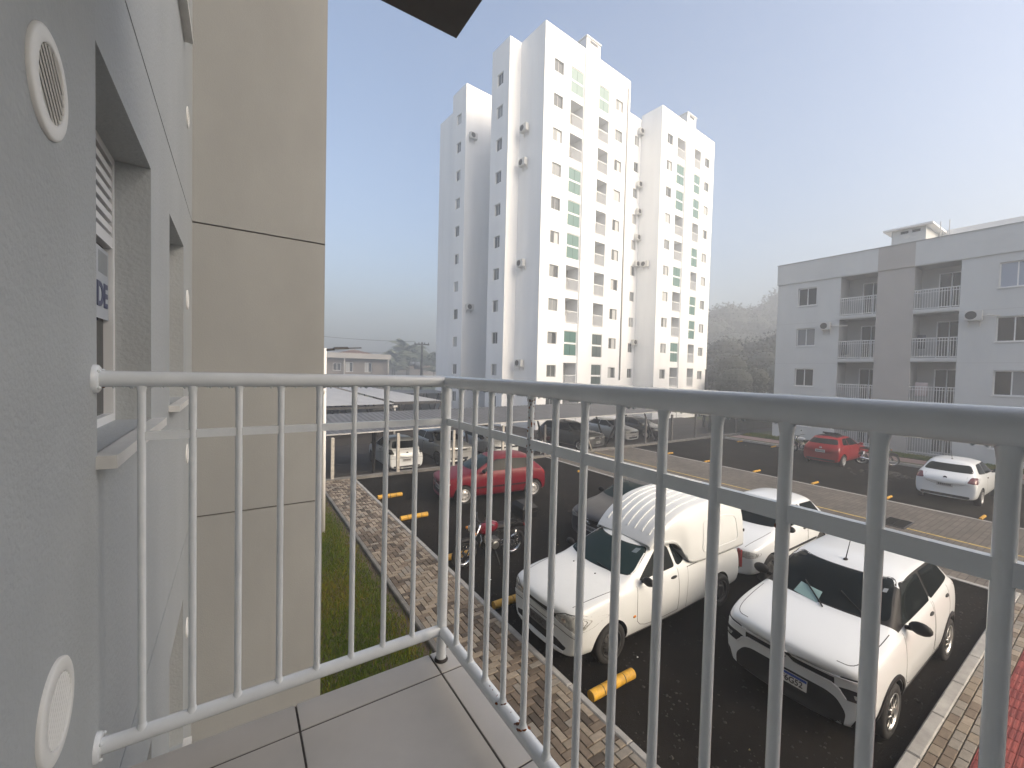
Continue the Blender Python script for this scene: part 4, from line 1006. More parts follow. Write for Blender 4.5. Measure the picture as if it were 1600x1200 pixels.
# --- the white pickup with its ribbed canopy
def front_pick(root, bvh, s):
    for sg in (-1, 1):
        f = lambda pts: [(sg*a, z) for a, z in pts] if sg > 0 else [(sg*a, z) for a, z in pts][::-1]
        hl = [(.37, .675), (.50, .64), (.70, .605), (.785, .63), (.80, .75), (.74, .83), (.56, .825), (.43, .765)]
        drape(bvh, root, 'headlight_seal', rpoly(f([lerp(p, (.59, .72), -.09) for p in hl]), .03), 'f', .004, BLACK, 7, .025)
        hd = drape(bvh, root, 'headlight', rpoly(f(hl), .03), 'f', .011, LAMP, 7, .025)
        drape(bvh, root, 'headlight_bulb', rpoly(f([(.50, .695), (.585, .685), (.60, .755), (.52, .765)]), .03), 'f', .015, CHROME, 4, .03)
        ribbon(bvh, root, 'bonnet_edge', [(.22, sg*.60), (.55, sg*.655), (1.02, sg*.70)], 't', .010, .0015, GAP, .05)
        q = MB(True); p = cast(bvh, 't', 1.0, sg*.25); q.ball((p.x, p.y, p.z), .014, BLACK, 1.3, 1, .7, 8); q.build('washer_jet', root, False)
    drape(bvh, root, 'grille', rpoly([(-.40, .675), (.40, .675), (.43, .75), (.30, .795), (-.30, .795), (-.43, .75)], .03), 'f', .005, BLACK, 6, .04)
    ribbon(bvh, root, 'bumper_lip', [(-.77, .585), (-.40, .63), (.40, .63), (.77, .585)], 'f', .07, .016, s['paint'], .05)
    ribbon(bvh, root, 'bumper_gap', [(-.80, .52), (-.40, .56), (.40, .56), (.80, .52)], 'f', .012, .002, GAP, .05)
    drape(bvh, root, 'lower_intake', rpoly([(-.56, .29), (.56, .29), (.60, .345), (.40, .385), (-.40, .385), (-.60, .345)], .025), 'f', .005, BLACK, 6, .04)
    ribbon(bvh, root, 'intake_lip', [(-.56, .275), (.56, .275)], 'f', .022, .014, s['paint'], .05)
    p = cast(bvh, 'f', 0, .45); plate(root, 'MLI1I5C', 'f', p.x-.012, .03, .455, M('plate_dark', (.10, .10, .105), .4), False, h=.13)
    p = cast(bvh, 'f', 0, .735); q = MB(True); q.ball((p.x-.005, 0, .735), .06, CHROME, .25, 1, .42, 14); q.build('emblem', root, False)
    for sg in (-1, 1):
        p = cast(bvh, 'l' if sg < 0 else 'r', 1.27, .56); q = MB(True); q.ball((p.x, p.y, p.z), .028, AMBER, 1.2, .4, .8, 10); q.build('side_repeater', root, False)
pk = dict(W=1.67, L=4.46, H=1.45, wb=2.83, xf=.80, hf=.885, hc=1.01, bf=.93, br=1.00, wr=.57, cx=1.16, hx=1.86, rx=2.50, tx=2.66, zl=.19, Rw=.295, ar=.05, trunk=True,
          paint=WHITEQ, rim='steel', lev=3, two=True, xb=2.34, c0=2.66, c1=2.52, mir=BLACK, near=False, sill=True, front=front_pick, glass=TINT, wglass=TINTG, bow=.17, tail=TAIL,
          tl=[(.68, .50), (.77, .52), (.775, .82), (.70, .82)], pz=.50, nogap=True, notail=True)
r, bv = car('white pickup with a tall ribbed white canopy over its bed, nosed up to the footpath', pk, (3.76, 4.93, 0))
ribbon(bv, r, 'bed_seam', [(2.62, .975), (3.5, .985), (4.40, .985)], 'l', .012, .002, GAP, .06)
ribbon(bv, r, 'cab_seam', [(2.64, .97), (2.60, .50), (2.62, .30)], 'l', .006, .001, GAP, .06)
for (a0, a1) in ((-.52, -.10), (.12, .55)):
    pts = [cast(bv, 'f', a0+(a1-a0)*t, 1.085+.035*t)-Vector((.022, 0, 0)) for t in np.linspace(0, 1, 5)]
    q = MB(True); q.tube(pts, .010, BLACK, 6); q.build('wiper', r, False)
drape(bv, r, 'inspection_sticker', [(-.47, 1.30), (-.40, 1.30), (-.40, 1.345), (-.47, 1.345)], 'f', .0105, M('sticker', (.10, .13, .15), .4), 2, .03, .004)
crow = [(1.87, 1.345, .60, .545, 1.395, 1.415), (1.96, 1.375, .615, .575, 1.50, 1.535), (2.16, 1.40, .635, .60, 1.655, 1.71), (2.42, 1.39, .665, .615, 1.77, 1.835), (2.56, 1.27, .70, .62, 1.82, 1.885), (2.66, 1.04, .775, .625, 1.85, 1.915),
        (2.80, 1.00, .80, .635, 1.885, 1.95), (3.25, 1.00, .815, .645, 1.935, 2.00), (3.85, 1.00, .815, .645, 1.945, 2.005), (4.30, 1.00, .805, .64, 1.925, 1.985), (4.395, 1.00, .795, .625, 1.89, 1.945), (4.42, 1.01, .775, .60, 1.82, 1.88)]
vs = []; fs = []
for x, zb, hb, hs, zs, zt in crow:
    half = [(hb, zb), (hb*.997, zb+.35*(zs-zb)), ((hb*.40+hs*.60)+.03, zb+.80*(zs-zb)), (hs, zs+.012), (hs*.55, zt-.006), (0, zt)]
    ful = half + [(-a, z) for a, z in half[-2::-1]]
    vs += [(x, a, z) for a, z in ful]
n = 11
for i in range(len(crow)-1):
    for k in range(n-1): fs.append((i*n+k, i*n+k+1, (i+1)*n+k+1, (i+1)*n+k))
i0 = (len(crow)-1)*n
for k in range(5): fs.append((i0+k, i0+k+1, i0+n-2-k, i0+n-1-k) if k < 4 else (i0+4, i0+5, i0+6))
me = bpy.data.meshes.new('canopy'); me.from_pydata(vs, [], fs); me.materials.append(WHITEQ)
bm = bmesh.new(); bm.from_mesh(me); bmesh.ops.recalc_face_normals(bm, faces=bm.faces)
if sum(f.normal.z for f in bm.faces) < 0: bmesh.ops.reverse_faces(bm, faces=bm.faces)
cl = bm.edges.layers.float.new('crease_edge')
for e in bm.edges:
    a, c = sorted(v.index for v in e.verts)
    if a % n == c % n and min(a % n, n-1-a % n) == 3: e[cl] = .55
bm.to_mesh(me); bm.free()
o = bpy.data.objects.new('canopy', me); C.objects.link(o)
sd = o.modifiers.new('s', 'SUBSURF'); sd.levels = sd.render_levels = 3
sd2 = o.modifiers.new('t', 'SOLIDIFY'); sd2.thickness = 0.03; sd2.offset = -1
dg = bpy.context.evaluated_depsgraph_get(); dg.update(); me = bpy.data.meshes.new_from_object(o.evaluated_get(dg)); bpy.data.objects.remove(o)
for p in me.polygons: p.use_smooth = True
cano = put('canopy', me, r, False)
bm = bmesh.new(); bm.from_mesh(me); cb = BVHTree.FromBMesh(bm); bm.free()
for y in (-.46, -.31, -.155, 0, .155, .31, .46): ribbon(cb, cano, 'roof_rib', [(1.99, y), (2.5, y), (3.35, y*1.02)], 't', .060, .013, WHITEQ, .05)
for sg, ax in ((-1, 'l'), (1, 'r')):
    ribbon(cb, cano, 'side_panel_edge', rpoly([(3.02, 1.14), (4.16, 1.14), (4.12, 1.60), (3.75, 1.66), (3.10, 1.66)], .12), ax, .030, .008, WHITEQ, .05, True)
    ribbon(cb, cano, 'canopy_lip', [(1.95, 1.395), (2.12, 1.425), (2.36, 1.425), (2.50, 1.37), (2.60, 1.22), (2.66, 1.06)], ax, .035, .012, WHITEQ, .04)
q = MB(); q.box((4.395, -.42, 1.22), (4.43, .42, 1.62), TINT); q.build('canopy_window', cano, False)
for z in (1.25, 1.72): 
    q = MB(); q.box((4.36, -.80, z), (4.40, -.765, z+.05), BLACK); q.build('hinge', cano, False)

for sg in (-1, 1):
    q = MB(); q.cbox((-.02, -.055, -.17), (.012, .055, .17), TAIL, .01, Matrix.Translation((4.42, sg*.715, .70)) @ Matrix.Rotation(math.pi/2, 4, 'Y') @ Matrix.Rotation(math.pi/2, 4, 'Y') @ Matrix.Rotation(sg*-.5, 4, 'Z')); q.build('tail_light', r, False)
# --- the rest of the near car park
car('dark red five-door hatchback with black side mouldings parked across the near bays', dict(base, paint=RED, mould=.50, lev=3, handle=RED, wglass=TINTG, ant=None), (5.35, 12.45, 0), math.radians(-8))
def front_grey(root, bvh, s):
    front_generic(root, bvh, s)
    p = cast(bvh, 'f', 0, .66); T = Matrix.Translation((p.x-.016, 0, .665)) @ Matrix.Rotation(-math.pi/2, 4, 'Z')
    q = MB(True); q.lathe([(.075, .006), (.075, -.006), (.064, -.006), (.064, .006)], CHROME, 24, T, True); em = q.build('emblem_ring', root, False)
    q = MB()
    for pts in ([(-.042, .042), (0, -.004), (.042, .042)], [(-.058, .02), (-.028, -.05), (0, .0), (.028, -.05), (.058, .02)]):
        for a, c in zip(pts, pts[1:]): q.tube([T @ Vector((a[0], -.004, a[1])), T @ Vector((c[0], -.004, c[1]))], .0065, CHROME, 6)
    q.build('emblem_letters', em, False)
car('grey hatchback with a round badge on its black grille behind the canopied pickup', dict(base, L=3.9, W=1.65, H=1.46, paint=GREYP, hf=.82, hc=.98, bf=.93, br=1.0, gw=.34, front=front_grey, wglass=TINTG, handle=GREYP), (7.02, 7.22, 0))
car('white small hatchback with black side mouldings between the pickup and the paved road', dict(base, L=3.70, W=1.61, H=1.43, wb=2.37, paint=WHITEP, mould=.53, rim='steel', handle=BLACK), (8.42, 4.86, 0))

# --- across the road
PALT = [(.60, .62), (.76, .62), (.775, .90), (.64, .90)]
r, bv = car('bright red hatchback with a black roof parked before the grey block', dict(base, paint=RED2, tl=[(.62, .72), (.77, .74), (.77, .98), (.70, .99)], rim='hub', mir=RED2, handle=RED2, bstrip=False, xb=2.5, two=True, c0=3.1, c1=2.9), (27.55, 8.62, 0), math.pi, )
drape(bv, r, 'black_roof', rpoly([(1.72, -.46), (3.06, -.46), (3.06, .46), (1.72, .46)], .10), 't', .006, BLACK, 8, .06)
q = MB(); q.cbox((2.25, -.34, 1.44), (2.62, .34, 1.50), BLACK, .02, Matrix.Translation((2.4, 0, 1.45)) @ Matrix.Rotation(-.25, 4, 'Y') @ Matrix.Translation((-2.4, 0, -1.45))); q.build('open_sunroof', r, False)
car('white hatchback with smoked square tail lights parked right of the red one across the road', dict(base, L=3.9, W=1.65, H=1.47, paint=WHITEP, br=1.0, tail=TAILD, tl=[(.53, .80), (.76, .78), (.79, .98), (.60, .985)], pz=.66, embd=True, rim='hub', ant=2.95, two=True, xb=2.45, c0=3.2, c1=2.95), (24.45, 3.72, 0), math.pi)

# --- under the carport, one step lower
YG = -0.5
car('white hatchback with black tail lights under the carport, its back to the car park', dict(base, L=3.8, W=1.66, H=1.53, paint=WHITEP, br=1.02, bf=.96, hc=1.0, hf=.86, tail=BLACK, tl=[(.58, .88), (.82, .86), (.84, 1.05), (.64, 1.06)], pz=.60, embd=True, rim='steel', lev=2), (6.5, 22.0, YG), -math.pi/2)
car('silver crossover under the carport facing the car park beside the white hatchback', dict(c3, front=front_generic, paint=SILV, lev=2, blk=(), clad=True, ant=None, L=4.1, rim='steel', mir=BLACK, gbar=True, gw=.50), (9.15, 18.2, YG), math.pi/2+.06)
car('white saloon under the carport, only its bonnet showing above the dark red hatchback', dict(base, L=4.2, W=1.7, H=1.47, paint=WHITEP, tx=3.70, rx=3.05, trunk=True, lamp=LAMPD, hf=.80, gw=.4, lev=2), (12.25, 18.6, YG), math.pi/2+.10)
car('dark grey sport utility vehicle under the carport facing the car park', dict(base, L=4.32, W=1.80, H=1.68, wb=2.63, xf=.86, paint=DKGR, hf=.98, hc=1.12, bf=1.06, br=1.14, wr=.62, cx=1.22, hx=1.86, rx=3.75, tx=4.15, zl=.28, Rw=.35, rim='alloy', gbar=True, lev=2, clad=False, mir=DKGR), (18.35, 18.0, YG), math.pi/2+.22)
car('silver white saloon under the carport facing the car park, between the dark vehicles', dict(base, L=4.42, W=1.69, H=1.50, wb=2.60, xf=.82, paint=SILV, hf=.86, hc=1.02, bf=.96, br=1.04, cx=1.14, hx=1.86, rx=3.2, tx=3.85, trunk=True, gbar=True, lev=2, rim='alloy'), (22.9, 19.2, YG), math.pi/2+.12)
car('black saloon at the far right end of the carport', dict(base, L=4.4, W=1.74, H=1.50, wb=2.65, xf=.85, paint=BLKP, hf=.84, hc=1.0, bf=.95, br=1.03, cx=1.15, hx=1.9, rx=3.2, tx=3.85, trunk=True, lev=2, lamp=LAMP), (26.2, 19.4, YG), math.pi/2+.15)
#END_CARS
# ---------------------------------------------------------------- yellow wheel stops, drain, litter
BAND = M('black_band', (0.03, 0.028, 0.02), 0.7)
def stop_bar(x0, x1, y, label, group=None, n=4, ang=0.0, r=0.068, z=0.0):
    root = empty('wheel_stop', ((x0+x1)/2, y, z), ang, label=label, cat='wheel stop', group=group); L = x1-x0
    for k in range(n):
        q = MB(True); a, c = -L/2+L*k/n+.006, -L/2+L*(k+1)/n-.006; dy = random.uniform(-.006, .006)
        q.tube([(a, dy, r*.86), (c, dy+random.uniform(-.004, .004), r*.86)], r, YELL, 14); q.build('segment', root, False, auto=40)
    for k in range(1, n):
        q = MB(True); a = -L/2+L*k/n; q.tube([(a-.010, 0, r*.86), (a+.010, 0, r*.86)], r*.985, BAND, 14); q.build('band', root, False, auto=40)
g = 'yellow bars along the near kerb'
for y, lb in ((13.42, 'yellow tubular wheel stop nearest the carport beside the far end of the brick footpath'), (11.21, 'yellow tubular wheel stop on a damp patch below the front of the dark red hatchback'),
              (8.34, 'yellow tubular wheel stop under the front wheel of the red motorcycle'), (6.20, 'yellow tubular wheel stop on the far side of the white pickup'), (3.77, "yellow tubular wheel stop before the white pickup's near front wheel")):
    stop_bar(3.82, 4.62, y, lb, g, ang=random.uniform(-.02, .02))
g = 'small yellow bars along the paved road'
for (x, y), lb in (((12.39, 13.12), 'small yellow bar lying on the near edge of the paved road by the carport'), ((19.4, 13.9), 'small yellow bar on the far road edge, closest to the carport'), ((19.4, 11.7), 'small yellow bar on the far road edge, second from the carport'),
              ((19.4, 9.4), 'small yellow bar on the far road edge, third from the carport'), ((19.4, 7.15), 'small yellow bar on the far road edge, fourth from the carport'), ((19.5, 4.9), 'small yellow bar on the far road edge, fifth from the carport'), ((19.35, 2.62), 'small yellow bar on the far road edge, nearest the railing end')):
    stop_bar(x-.28, x+.28, y, lb, g, 3, r=.042)
for (x, y), lb in (((27.3, 14.35), 'small yellow bar before the pink pavement, left one beyond the road'), ((27.3, 12.3), 'small yellow bar before the pink pavement, right one near the silver motorcycle')): stop_bar(x-.28, x+.28, y, lb, g, 3, r=.042)
gr = empty('drain_grate', (16.3, 3.9, 0.0), label='dark iron drain grate in the paved road on the yellow line', cat='drain')
q = MB(); q.box((-.48, -.28, .002), (.48, .28, .019), M('grate_pit_shade', (.008, .008, .008), .9)); q.build('pit_shade', gr, False)  # near-black slab paints the darkness of a pit; nothing is sunk
q = MB()
for a, c, d, e in ((-.50, .50, -.30, -.26), (-.50, .50, .26, .30), (-.50, -.46, -.26, .26), (.46, .50, -.26, .26)): q.box((a, d, 0), (c, e, .032), DARKM)
q.build('frame', gr, False)
for k in range(9):
    q = MB(); x = -.40+.10*k; q.box((x-.013, -.26, .02), (x+.013, .26, .030), M('grate_iron', (.014, .013, .012), .7, spec=.2)); q.build('bar', gr, False)
q = MB(); q.box((-.46, -.015, .018), (.46, .015, .028), M('grate_iron', (.014, .013, .012), .7, spec=.2)); q.build('bar', gr, False)
# gravel and specks of litter on the asphalt
q = MB(); PEB = [M('pebble_%d' % k, c, .9) for k, c in enumerate(((.028, .026, .023), (.042, .038, .033), (.018, .017, .016)))]
for k in range(4200):
    x = 3.75+9*random.random()**1.3; y = 1.4+14.6*random.random()**1.2; s = random.uniform(.006, .020)*(1+.6*(random.random() < .1))
    T = Matrix.Translation((x, y, s*.3)) @ Matrix.Rotation(random.uniform(0, 6), 4, 'Z')
    q.add([T @ Vector(v) for v in ((-s, 0, 0), (.2*s, -s, 0), (s, .3*s, 0), (0, s, 0), (.1*s, 0, .7*s))], [(0, 1, 4), (1, 2, 4), (2, 3, 4), (3, 0, 4)], random.choice(PEB))
tag(q.build('gravel', fixn=False), kind='stuff')
q = MB()
for (x, y) in ((4.62, 3.45), (5.3, 1.75), (4.85, 2.3), (5.0, 4.0), (4.2, 4.4), (6.1, 9.2), (7.2, 8.8), (4.3, 7.1), (5.9, 7.0), (26.9, 11.2), (26.2, 13.4)) + tuple((random.uniform(4, 12), random.uniform(1.5, 15)) for _ in range(6)):
    T = Matrix.Translation((x, y, .003)) @ Matrix.Rotation(random.uniform(0, 6), 4, 'Z'); s = random.uniform(.008, .02)
    q.add([T @ Vector(v) for v in ((-s, -s*.5, 0), (s, -s*.7, .004), (s*.8, s*.6, .012), (-s*.7, s*.8, .006), (0, 0, .018))], [(0, 1, 4), (1, 2, 4), (2, 3, 4), (3, 0, 4)], random.choice((PVC, PVC, M('leaf_litter', (.25, .21, .10), .8))))
tag(q.build('litter', fixn=False), kind='stuff')
q = MB()
for k in range(240):
    x, y = 22.6+random.gauss(0, .45), 6.4+random.gauss(0, .35); s = random.uniform(.03, .10)
    T = Matrix.Translation((x+1.6, y-.1, max(0, .16-.14*math.hypot(x-22.6, y-6.4)))) @ Matrix.Rotation(random.uniform(0, 6), 4, 'Z')
    q.add([T @ Vector(v) for v in ((-s, 0, 0), (.2*s, -s, 0), (s, .3*s, 0), (0, s, 0), (.1*s, 0, .7*s))], [(0, 1, 4), (1, 2, 4), (2, 3, 4), (3, 0, 4)], random.choice(PEB))
tag(q.build('soil_heap', fixn=False), kind='stuff')

# ---------------------------------------------------------------- motorcycles
def motorcycle(loc, rz, tank_m, label, box=False, lean=0.10, group=None, spokes=14):
    root = empty('motorcycle', loc, 0, label=label, cat='motorcycle', group=group); root.rotation_euler = (lean, 0, rz)
    R = .295; xw = 1.27
    for x, wd in ((0, .075), (xw, .095)):
        q = MB(True); q.lathe([(R-.07, -wd/2), (R-.03, -wd/2), (R, -wd*.2), (R, wd*.2), (R-.03, wd/2), (R-.07, wd/2)], TYRE, 32, Matrix.Translation((x, 0, R)), True); w_ = q.build('wheel', root, False)
        q = MB(True); q.lathe([(R-.085, -.02), (R-.068, -.024), (R-.068, .024), (R-.085, .02)], CHROME, 32, Matrix.Translation((x, 0, R)), True); q.build('rim', w_, False)
        q = MB(True); q.tube([(x, -.07, R), (x, .07, R)], .035, DARKM, 12)
        for k in range(spokes): a = k*2*math.pi/spokes; q.tube([(x, .02*(-1)**k, R), (x+(R-.08)*math.cos(a), 0, R+(R-.08)*math.sin(a))], .0035, CHROME, 5)
        q.build('spokes', w_, False)
    for s in (-1, 1):
        q = MB(True); q.tube([(0, s*.075, R), (.18, s*.075, .62), (.30, s*.075, .92)], [.020, .020, .024], DARKM if s > 0 else CHROME, 10); q.build('fork', root, False)
        q = MB(True); q.tube([(xw, s*.11, R), (xw-.06, s*.13, .66)], .022, CHROME, 8); q.build('shock_absorber', root, False)
        q = MB(True); q.tube([(.80, s*.08, .36), (xw, s*.085, R)], .022, DARKM, 8); q.build('swing_arm', root, False)
        q = MB(True); q.tube([(.33, s*.20, 1.03), (.26, s*.30, 1.20)], .007, CHROME, 6); q.ball((.25, s*.31, 1.235), .05, BLACK, .25, 1, .8, 10); q.build('mirror', root, False)
        q = MB(True); q.ball((.12, s*.17, .80), .035, AMBER, 1, 1, 1, 8); q.build('indicator', root, False)
    q = MB(True); q.lathe([(0, 0), (.07, .01), (.085, .07), (.085, .09), (0, .10)], BLACK, 16, Matrix.Translation((.17, 0, .86)) @ Matrix.Rotation(-math.pi/2, 4, 'Z')); q.ball((.085, 0, .86), .075, LAMP, .35, 1, 1, 12); q.build('headlight', root, False)
    pts = [(-.20, 0), (.0, 0), (.20, 0)]
    q = MB(True); q.tube([(R*math.cos(a)*1.06, 0, R+R*1.07*math.sin(a)) for a in np.linspace(.5, 2.3, 9)], .055, BLACK, 8); q.build('front_mudguard', root, False)
    q = MB(True); q.tube([(.46, -.36, 1.00), (.36, -.20, 1.03), (.31, -.06, .97), (.31, .06, .97), (.36, .20, 1.03), (.46, .36, 1.00)], .013, DARKM, 8); q.build('handlebar', root, False)
    q = MB(True); q.ball((.56, 0, .80), .19, tank_m, 1.35, .72, .74, 18); q.ball((.46, 0, .77), .16, tank_m, 1.1, .80, .75, 14); q.build('fuel_tank', root, False)
    q = MB(True); q.ball((.93, 0, .775), .30, BLACK, 1.05, .40, .22, 16); q.ball((1.12, 0, .80), .22, BLACK, 1.1, .50, .24, 14); q.build('seat', root, False)
    q = MB(True); q.tube([(1.02, 0, .70), (1.28, 0, .74), (1.52, 0, .66)], [.10, .075, .045], tank_m if not box else BLACK, 10); q.build('tail_fairing', root, False)
    q = MB(True); q.ball((1.52, 0, .68), .055, TAIL, .6, 1.2, .7, 10); q.build('tail_light', root, False)
    q = MB(); T = Matrix.Translation((.66, 0, .42)); q.cbox((-.17, -.12, -.12), (.17, .12, .10), DARKM, .03, T); q.cbox((-.17, -.075, .10), (.0, .075, .28), STEEL, .02, T @ Matrix.Rotation(-.3, 4, 'Y'))
    for k in range(5): q.box((-.18, -.085, .11+.03*k), (.01, .085, .118+.03*k), RIMM, T @ Matrix.Rotation(-.3, 4, 'Y'))
    q.lathe([(.09, 0), (.09, -.03), (.07, -.04), (0, -.04)], RIMM, 16, T @ Matrix.Translation((.03, -.12, -.01))); q.build('engine', root, False)
    q = MB(True); q.tube([(.50, .10, .50), (.46, .12, .30), (.62, .14, .20), (.95, .15, .24), (1.45, .17, .36)], [.022, .022, .024, .045, .05], CHROME, 10); q.build('exhaust', root, False)
    q = MB(True); q.tube([(.34, 0, .90), (.44, 0, .55), (.55, 0, .26), (.82, 0, .26), (.86, 0, .62), (.45, 0, .84)], .020, DARKM, 8); q.tube([(.86, 0, .62), (1.35, 0, .72)], .018, DARKM, 8); q.build('frame', root, False)
    q = MB(True); q.tube([(.72, -.10, .27), (.74, -.30, .02)], .012, DARKM, 6); q.build('side_stand', root, False)
    if box:
        q = MB(); q.cbox((1.30, -.22, .90), (1.72, .22, 1.06), BLACK, .03); q.cbox((1.29, -.23, 1.065), (1.73, .23, 1.22), BLACK, .08); q.build('top_box', root, False)
        q = MB(True); q.tube([(1.15, -.12, .78), (1.60, -.12, .88)], .010, DARKM, 6); q.tube([(1.15, .12, .78), (1.60, .12, .88)], .010, DARKM, 6); q.build('luggage_rack', root, False)
TANKR = paint('crimson_tank', (0.13, 0.004, 0.013), 0.25)
motorcycle((4.07, 7.86, 0), .03, TANKR, 'crimson motorcycle with a black top box parked nose to the brick footpath', True)
motorcycle((26.85, 11.0, 0), math.pi+1.15, SILV, 'silver motorcycle parked left of the bright red hatchback')
motorcycle((27.0, 6.7, 0), math.pi-.9, RED2, 'black and red motorcycle parked right of the bright red hatchback')
motorcycle((14.2, 18.3, YG), 1.35, BLKP, 'dark motorcycle under the carport left of the leaning red one')
motorcycle((15.5, 18.8, YG), 1.75, paint('maroon_tank', (.10, .015, .012)), 'dark motorcycle with maroon panels under the carport beside the grey vehicle')

# ---------------------------------------------------------------- wire fence before the carport
fence = empty('wire_fence', (16, 16.3, 0.0), label='wire fence on white and grey concrete posts along the front of the carport', cat='fence')
POSTL = M('pale_concrete', (0.42, 0.40, 0.36), 0.9, var=0.2, vscale=9); POSTD = M('dark_concrete', (0.12, 0.115, 0.11), 0.9, var=0.2, vscale=9)
for k, (x, m, h, s) in enumerate(((2.98, POSTL, 1.62, .055), (5.42, POSTL, 1.64, .055), (7.85, POSTL, 1.62, .05), (10.35, POSTL, 1.70, .05), (12.8, POSTD, 1.6, .05), (15.35, POSTL, 1.72, .055), (17.85, POSTD, 1.7, .05), (20.4, POSTD, 1.7, .05), (22.9, POSTD, 1.75, .05), (25.4, POSTD, 1.8, .05), (27.9, POSTD, 1.85, .05), (30.4, POSTD, 1.9, .05))):
    q = MB(); q.cbox((x-s, 16.25, .05), (x+s, 16.25+2*s, h), m, .015); q.build('post', fence)
q = MB(True); q.tube([(15.35, 16.3, 1.45), (15.9, 16.15, 0.1)], .04, POSTL, 6); q.build('brace', fence)
q = MB()
for z in (.25, .6, .95, 1.3, 1.58): q.tube([(2.98, 16.31, z), (30.4, 16.31, z+.12)], .0035, DARKM, 4, False)
tag(q.build('wire', fence, fixn=False), kind='stuff')

# ---------------------------------------------------------------- carports
ROOFM = M('weathered_roof_sheet', (0.095, 0.096, 0.098), 0.6, var=0.2, vscale=2.5, streak=(1, .25, 1)); ROOFL = M('sky_pale_roof_sheet', (0.34, 0.34, 0.335), 0.45, var=0.1, vscale=1.2, streak=(1, .3, 1)); GUT = M('white_gutter', (0.42, 0.42, 0.41), .5, var=.15, vscale=6)  # the pale sheet has the metal's sky reflection in its base colour
def sheet_roof(name, parent, x0, x1, y0, y1, zf, m, amp=.022, pitch=.25, along='y', thick=.01):
    """corrugated sheet, ribs running along y or x; zf(x,y) gives the height"""
    vs = []; fs = []
    if along == 'y':
        n = int((x1-x0)/pitch*4); xs_ = [x0+(x1-x0)*i/n for i in range(n+1)]; prof = (0, 1, 1, 0)
        for i, x in enumerate(xs_):
            for y in (y0, y1): vs.append((x, y, zf(x, y)+amp*prof[i % 4]))
        fs = [(2*i, 2*i+2, 2*i+3, 2*i+1) for i in range(n)]
    else:
        n = int((y1-y0)/pitch*4); ys_ = [y0+(y1-y0)*i/n for i in range(n+1)]; prof = (0, 1, 1, 0)
        for i, y in enumerate(ys_):
            for x in (x0, x1): vs.append((x, y, zf(x, y)+amp*prof[i % 4]))
        fs = [(2*i, 2*i+1, 2*i+3, 2*i+2) for i in range(n)]
    me = bpy.data.meshes.new(name); me.from_pydata(vs, [], fs); me.materials.append(m); o = put(name, me, parent)
    sd = o.modifiers.new('t', 'SOLIDIFY'); sd.thickness = thick; return o
cp = empty('carport', (14, 19.5, YG), label='long carport with a dark corrugated roof on slanting steel posts before the white tower', cat='carport')
zr = lambda x, y: EYE-2.60+.0125*(x-2.9)+.058*(y-17.3)
for a, c in ((-2, 6.5), (6.5, 12.7), (12.7, 19.0), (19.0, 25.2)): sheet_roof('roof_sheet', cp, a, c+.02, 17.25, 22.0, lambda x, y, a=a: zr(x, y)-.004*(a > 0)*(int(a) % 2), ROOFM)
q = MB(); vs = []
q.add([(x, y, zr(x, 17.25)+dz) for x in (-2, 25.2) for (y, dz) in ((17.23, -.035), (17.23, .012), (17.19, -.035), (17.19, .005))], [(0, 4, 5, 1), (2, 3, 7, 6), (0, 2, 6, 4), (1, 5, 7, 3), (0, 1, 3, 2), (4, 6, 7, 5)], GUT); q.build('gutter', cp)
for x in np.arange(0.3, 25.5, 4.9):
    for s in (-1, 1):
        q = MB(); zt = zr(x, 19.6)-.12
        q.tube([(x, 19.0+.0*s, YG), (x+s*.35, 19.0+s*1.5, zt)], .06, DARKM, 6); q.build('slanting_post', cp)
    q = MB(); q.add([(x+dx, y, zr(x, y)-d) for dx in (-.04, .04) for y in (17.35, 21.9) for d in (.03, .16)], [(0, 1, 3, 2), (4, 6, 7, 5), (0, 4, 5, 1), (2, 3, 7, 6), (0, 2, 6, 4), (1, 5, 7, 3)], DARKM); q.build('rafter', cp)
for y in (17.6, 19.6, 21.6):
    q = MB(); q.add([(x, y+dy, zr(x, y)-d) for x in (-2, 25.2) for dy in (-.03, .03) for d in (.012, .07)], [(0, 1, 3, 2), (4, 6, 7, 5), (0, 4, 5, 1), (2, 3, 7, 6), (0, 2, 6, 4), (1, 5, 7, 3)], DARKM); q.build('purlin', cp)
c2 = empty('carport', (6, 38, YG), label='pale flat-roofed double carport beyond the long dark roof at the left', cat='carport')
z2 = lambda x, y: EYE-2.42+.006*(y-28)+.010*(x-5)
sheet_roof('roof_sheet', c2, -4, 9.0, 28, 50, z2, ROOFL, .012, .5, 'x'); sheet_roof('roof_sheet', c2, 9.12, 12.6, 28.4, 52, lambda x, y: z2(x, y)+.10, ROOFL, .012, .5, 'x')
for (a, c, yy, dz) in ((-4, 9.0, 28, 0), (9.12, 12.6, 28.4, .10)):
    q = MB(); q.box((a, yy-.03, z2(a, yy)+dz-.16), (c, yy+.03, z2(a, yy)+dz-.015), DARKM); q.build('fascia', c2)
q = MB(); q.tube([(9.05, 28.05, YG), (9.05, 28.05, EYE-2.55)], .07, GUT, 8); q.box((8.9, 27.95, EYE-2.62), (9.2, 28.15, EYE-2.5), GUT); q.build('drain_pipe', c2)
for x in (-2, 1.5, 5.0, 8.2, 12.0):
    for y in (29, 37, 45):
        for s in (-1, 1):
            q = MB(); q.tube([(x, y, YG), (x+s*.9, y, z2(x, y)-.03)], .06, DARKM, 6); q.build('slanting_post', c2)
q = MB(); q.box((-6, 52.5, -.6), (8.8, 53, 1.1), CONCD); q.build('back_wall', c2)
c3_ = empty('carport', (19, 40, YG), label='low distant carport with slanting posts between the utility pole and the white tower', cat='carport')
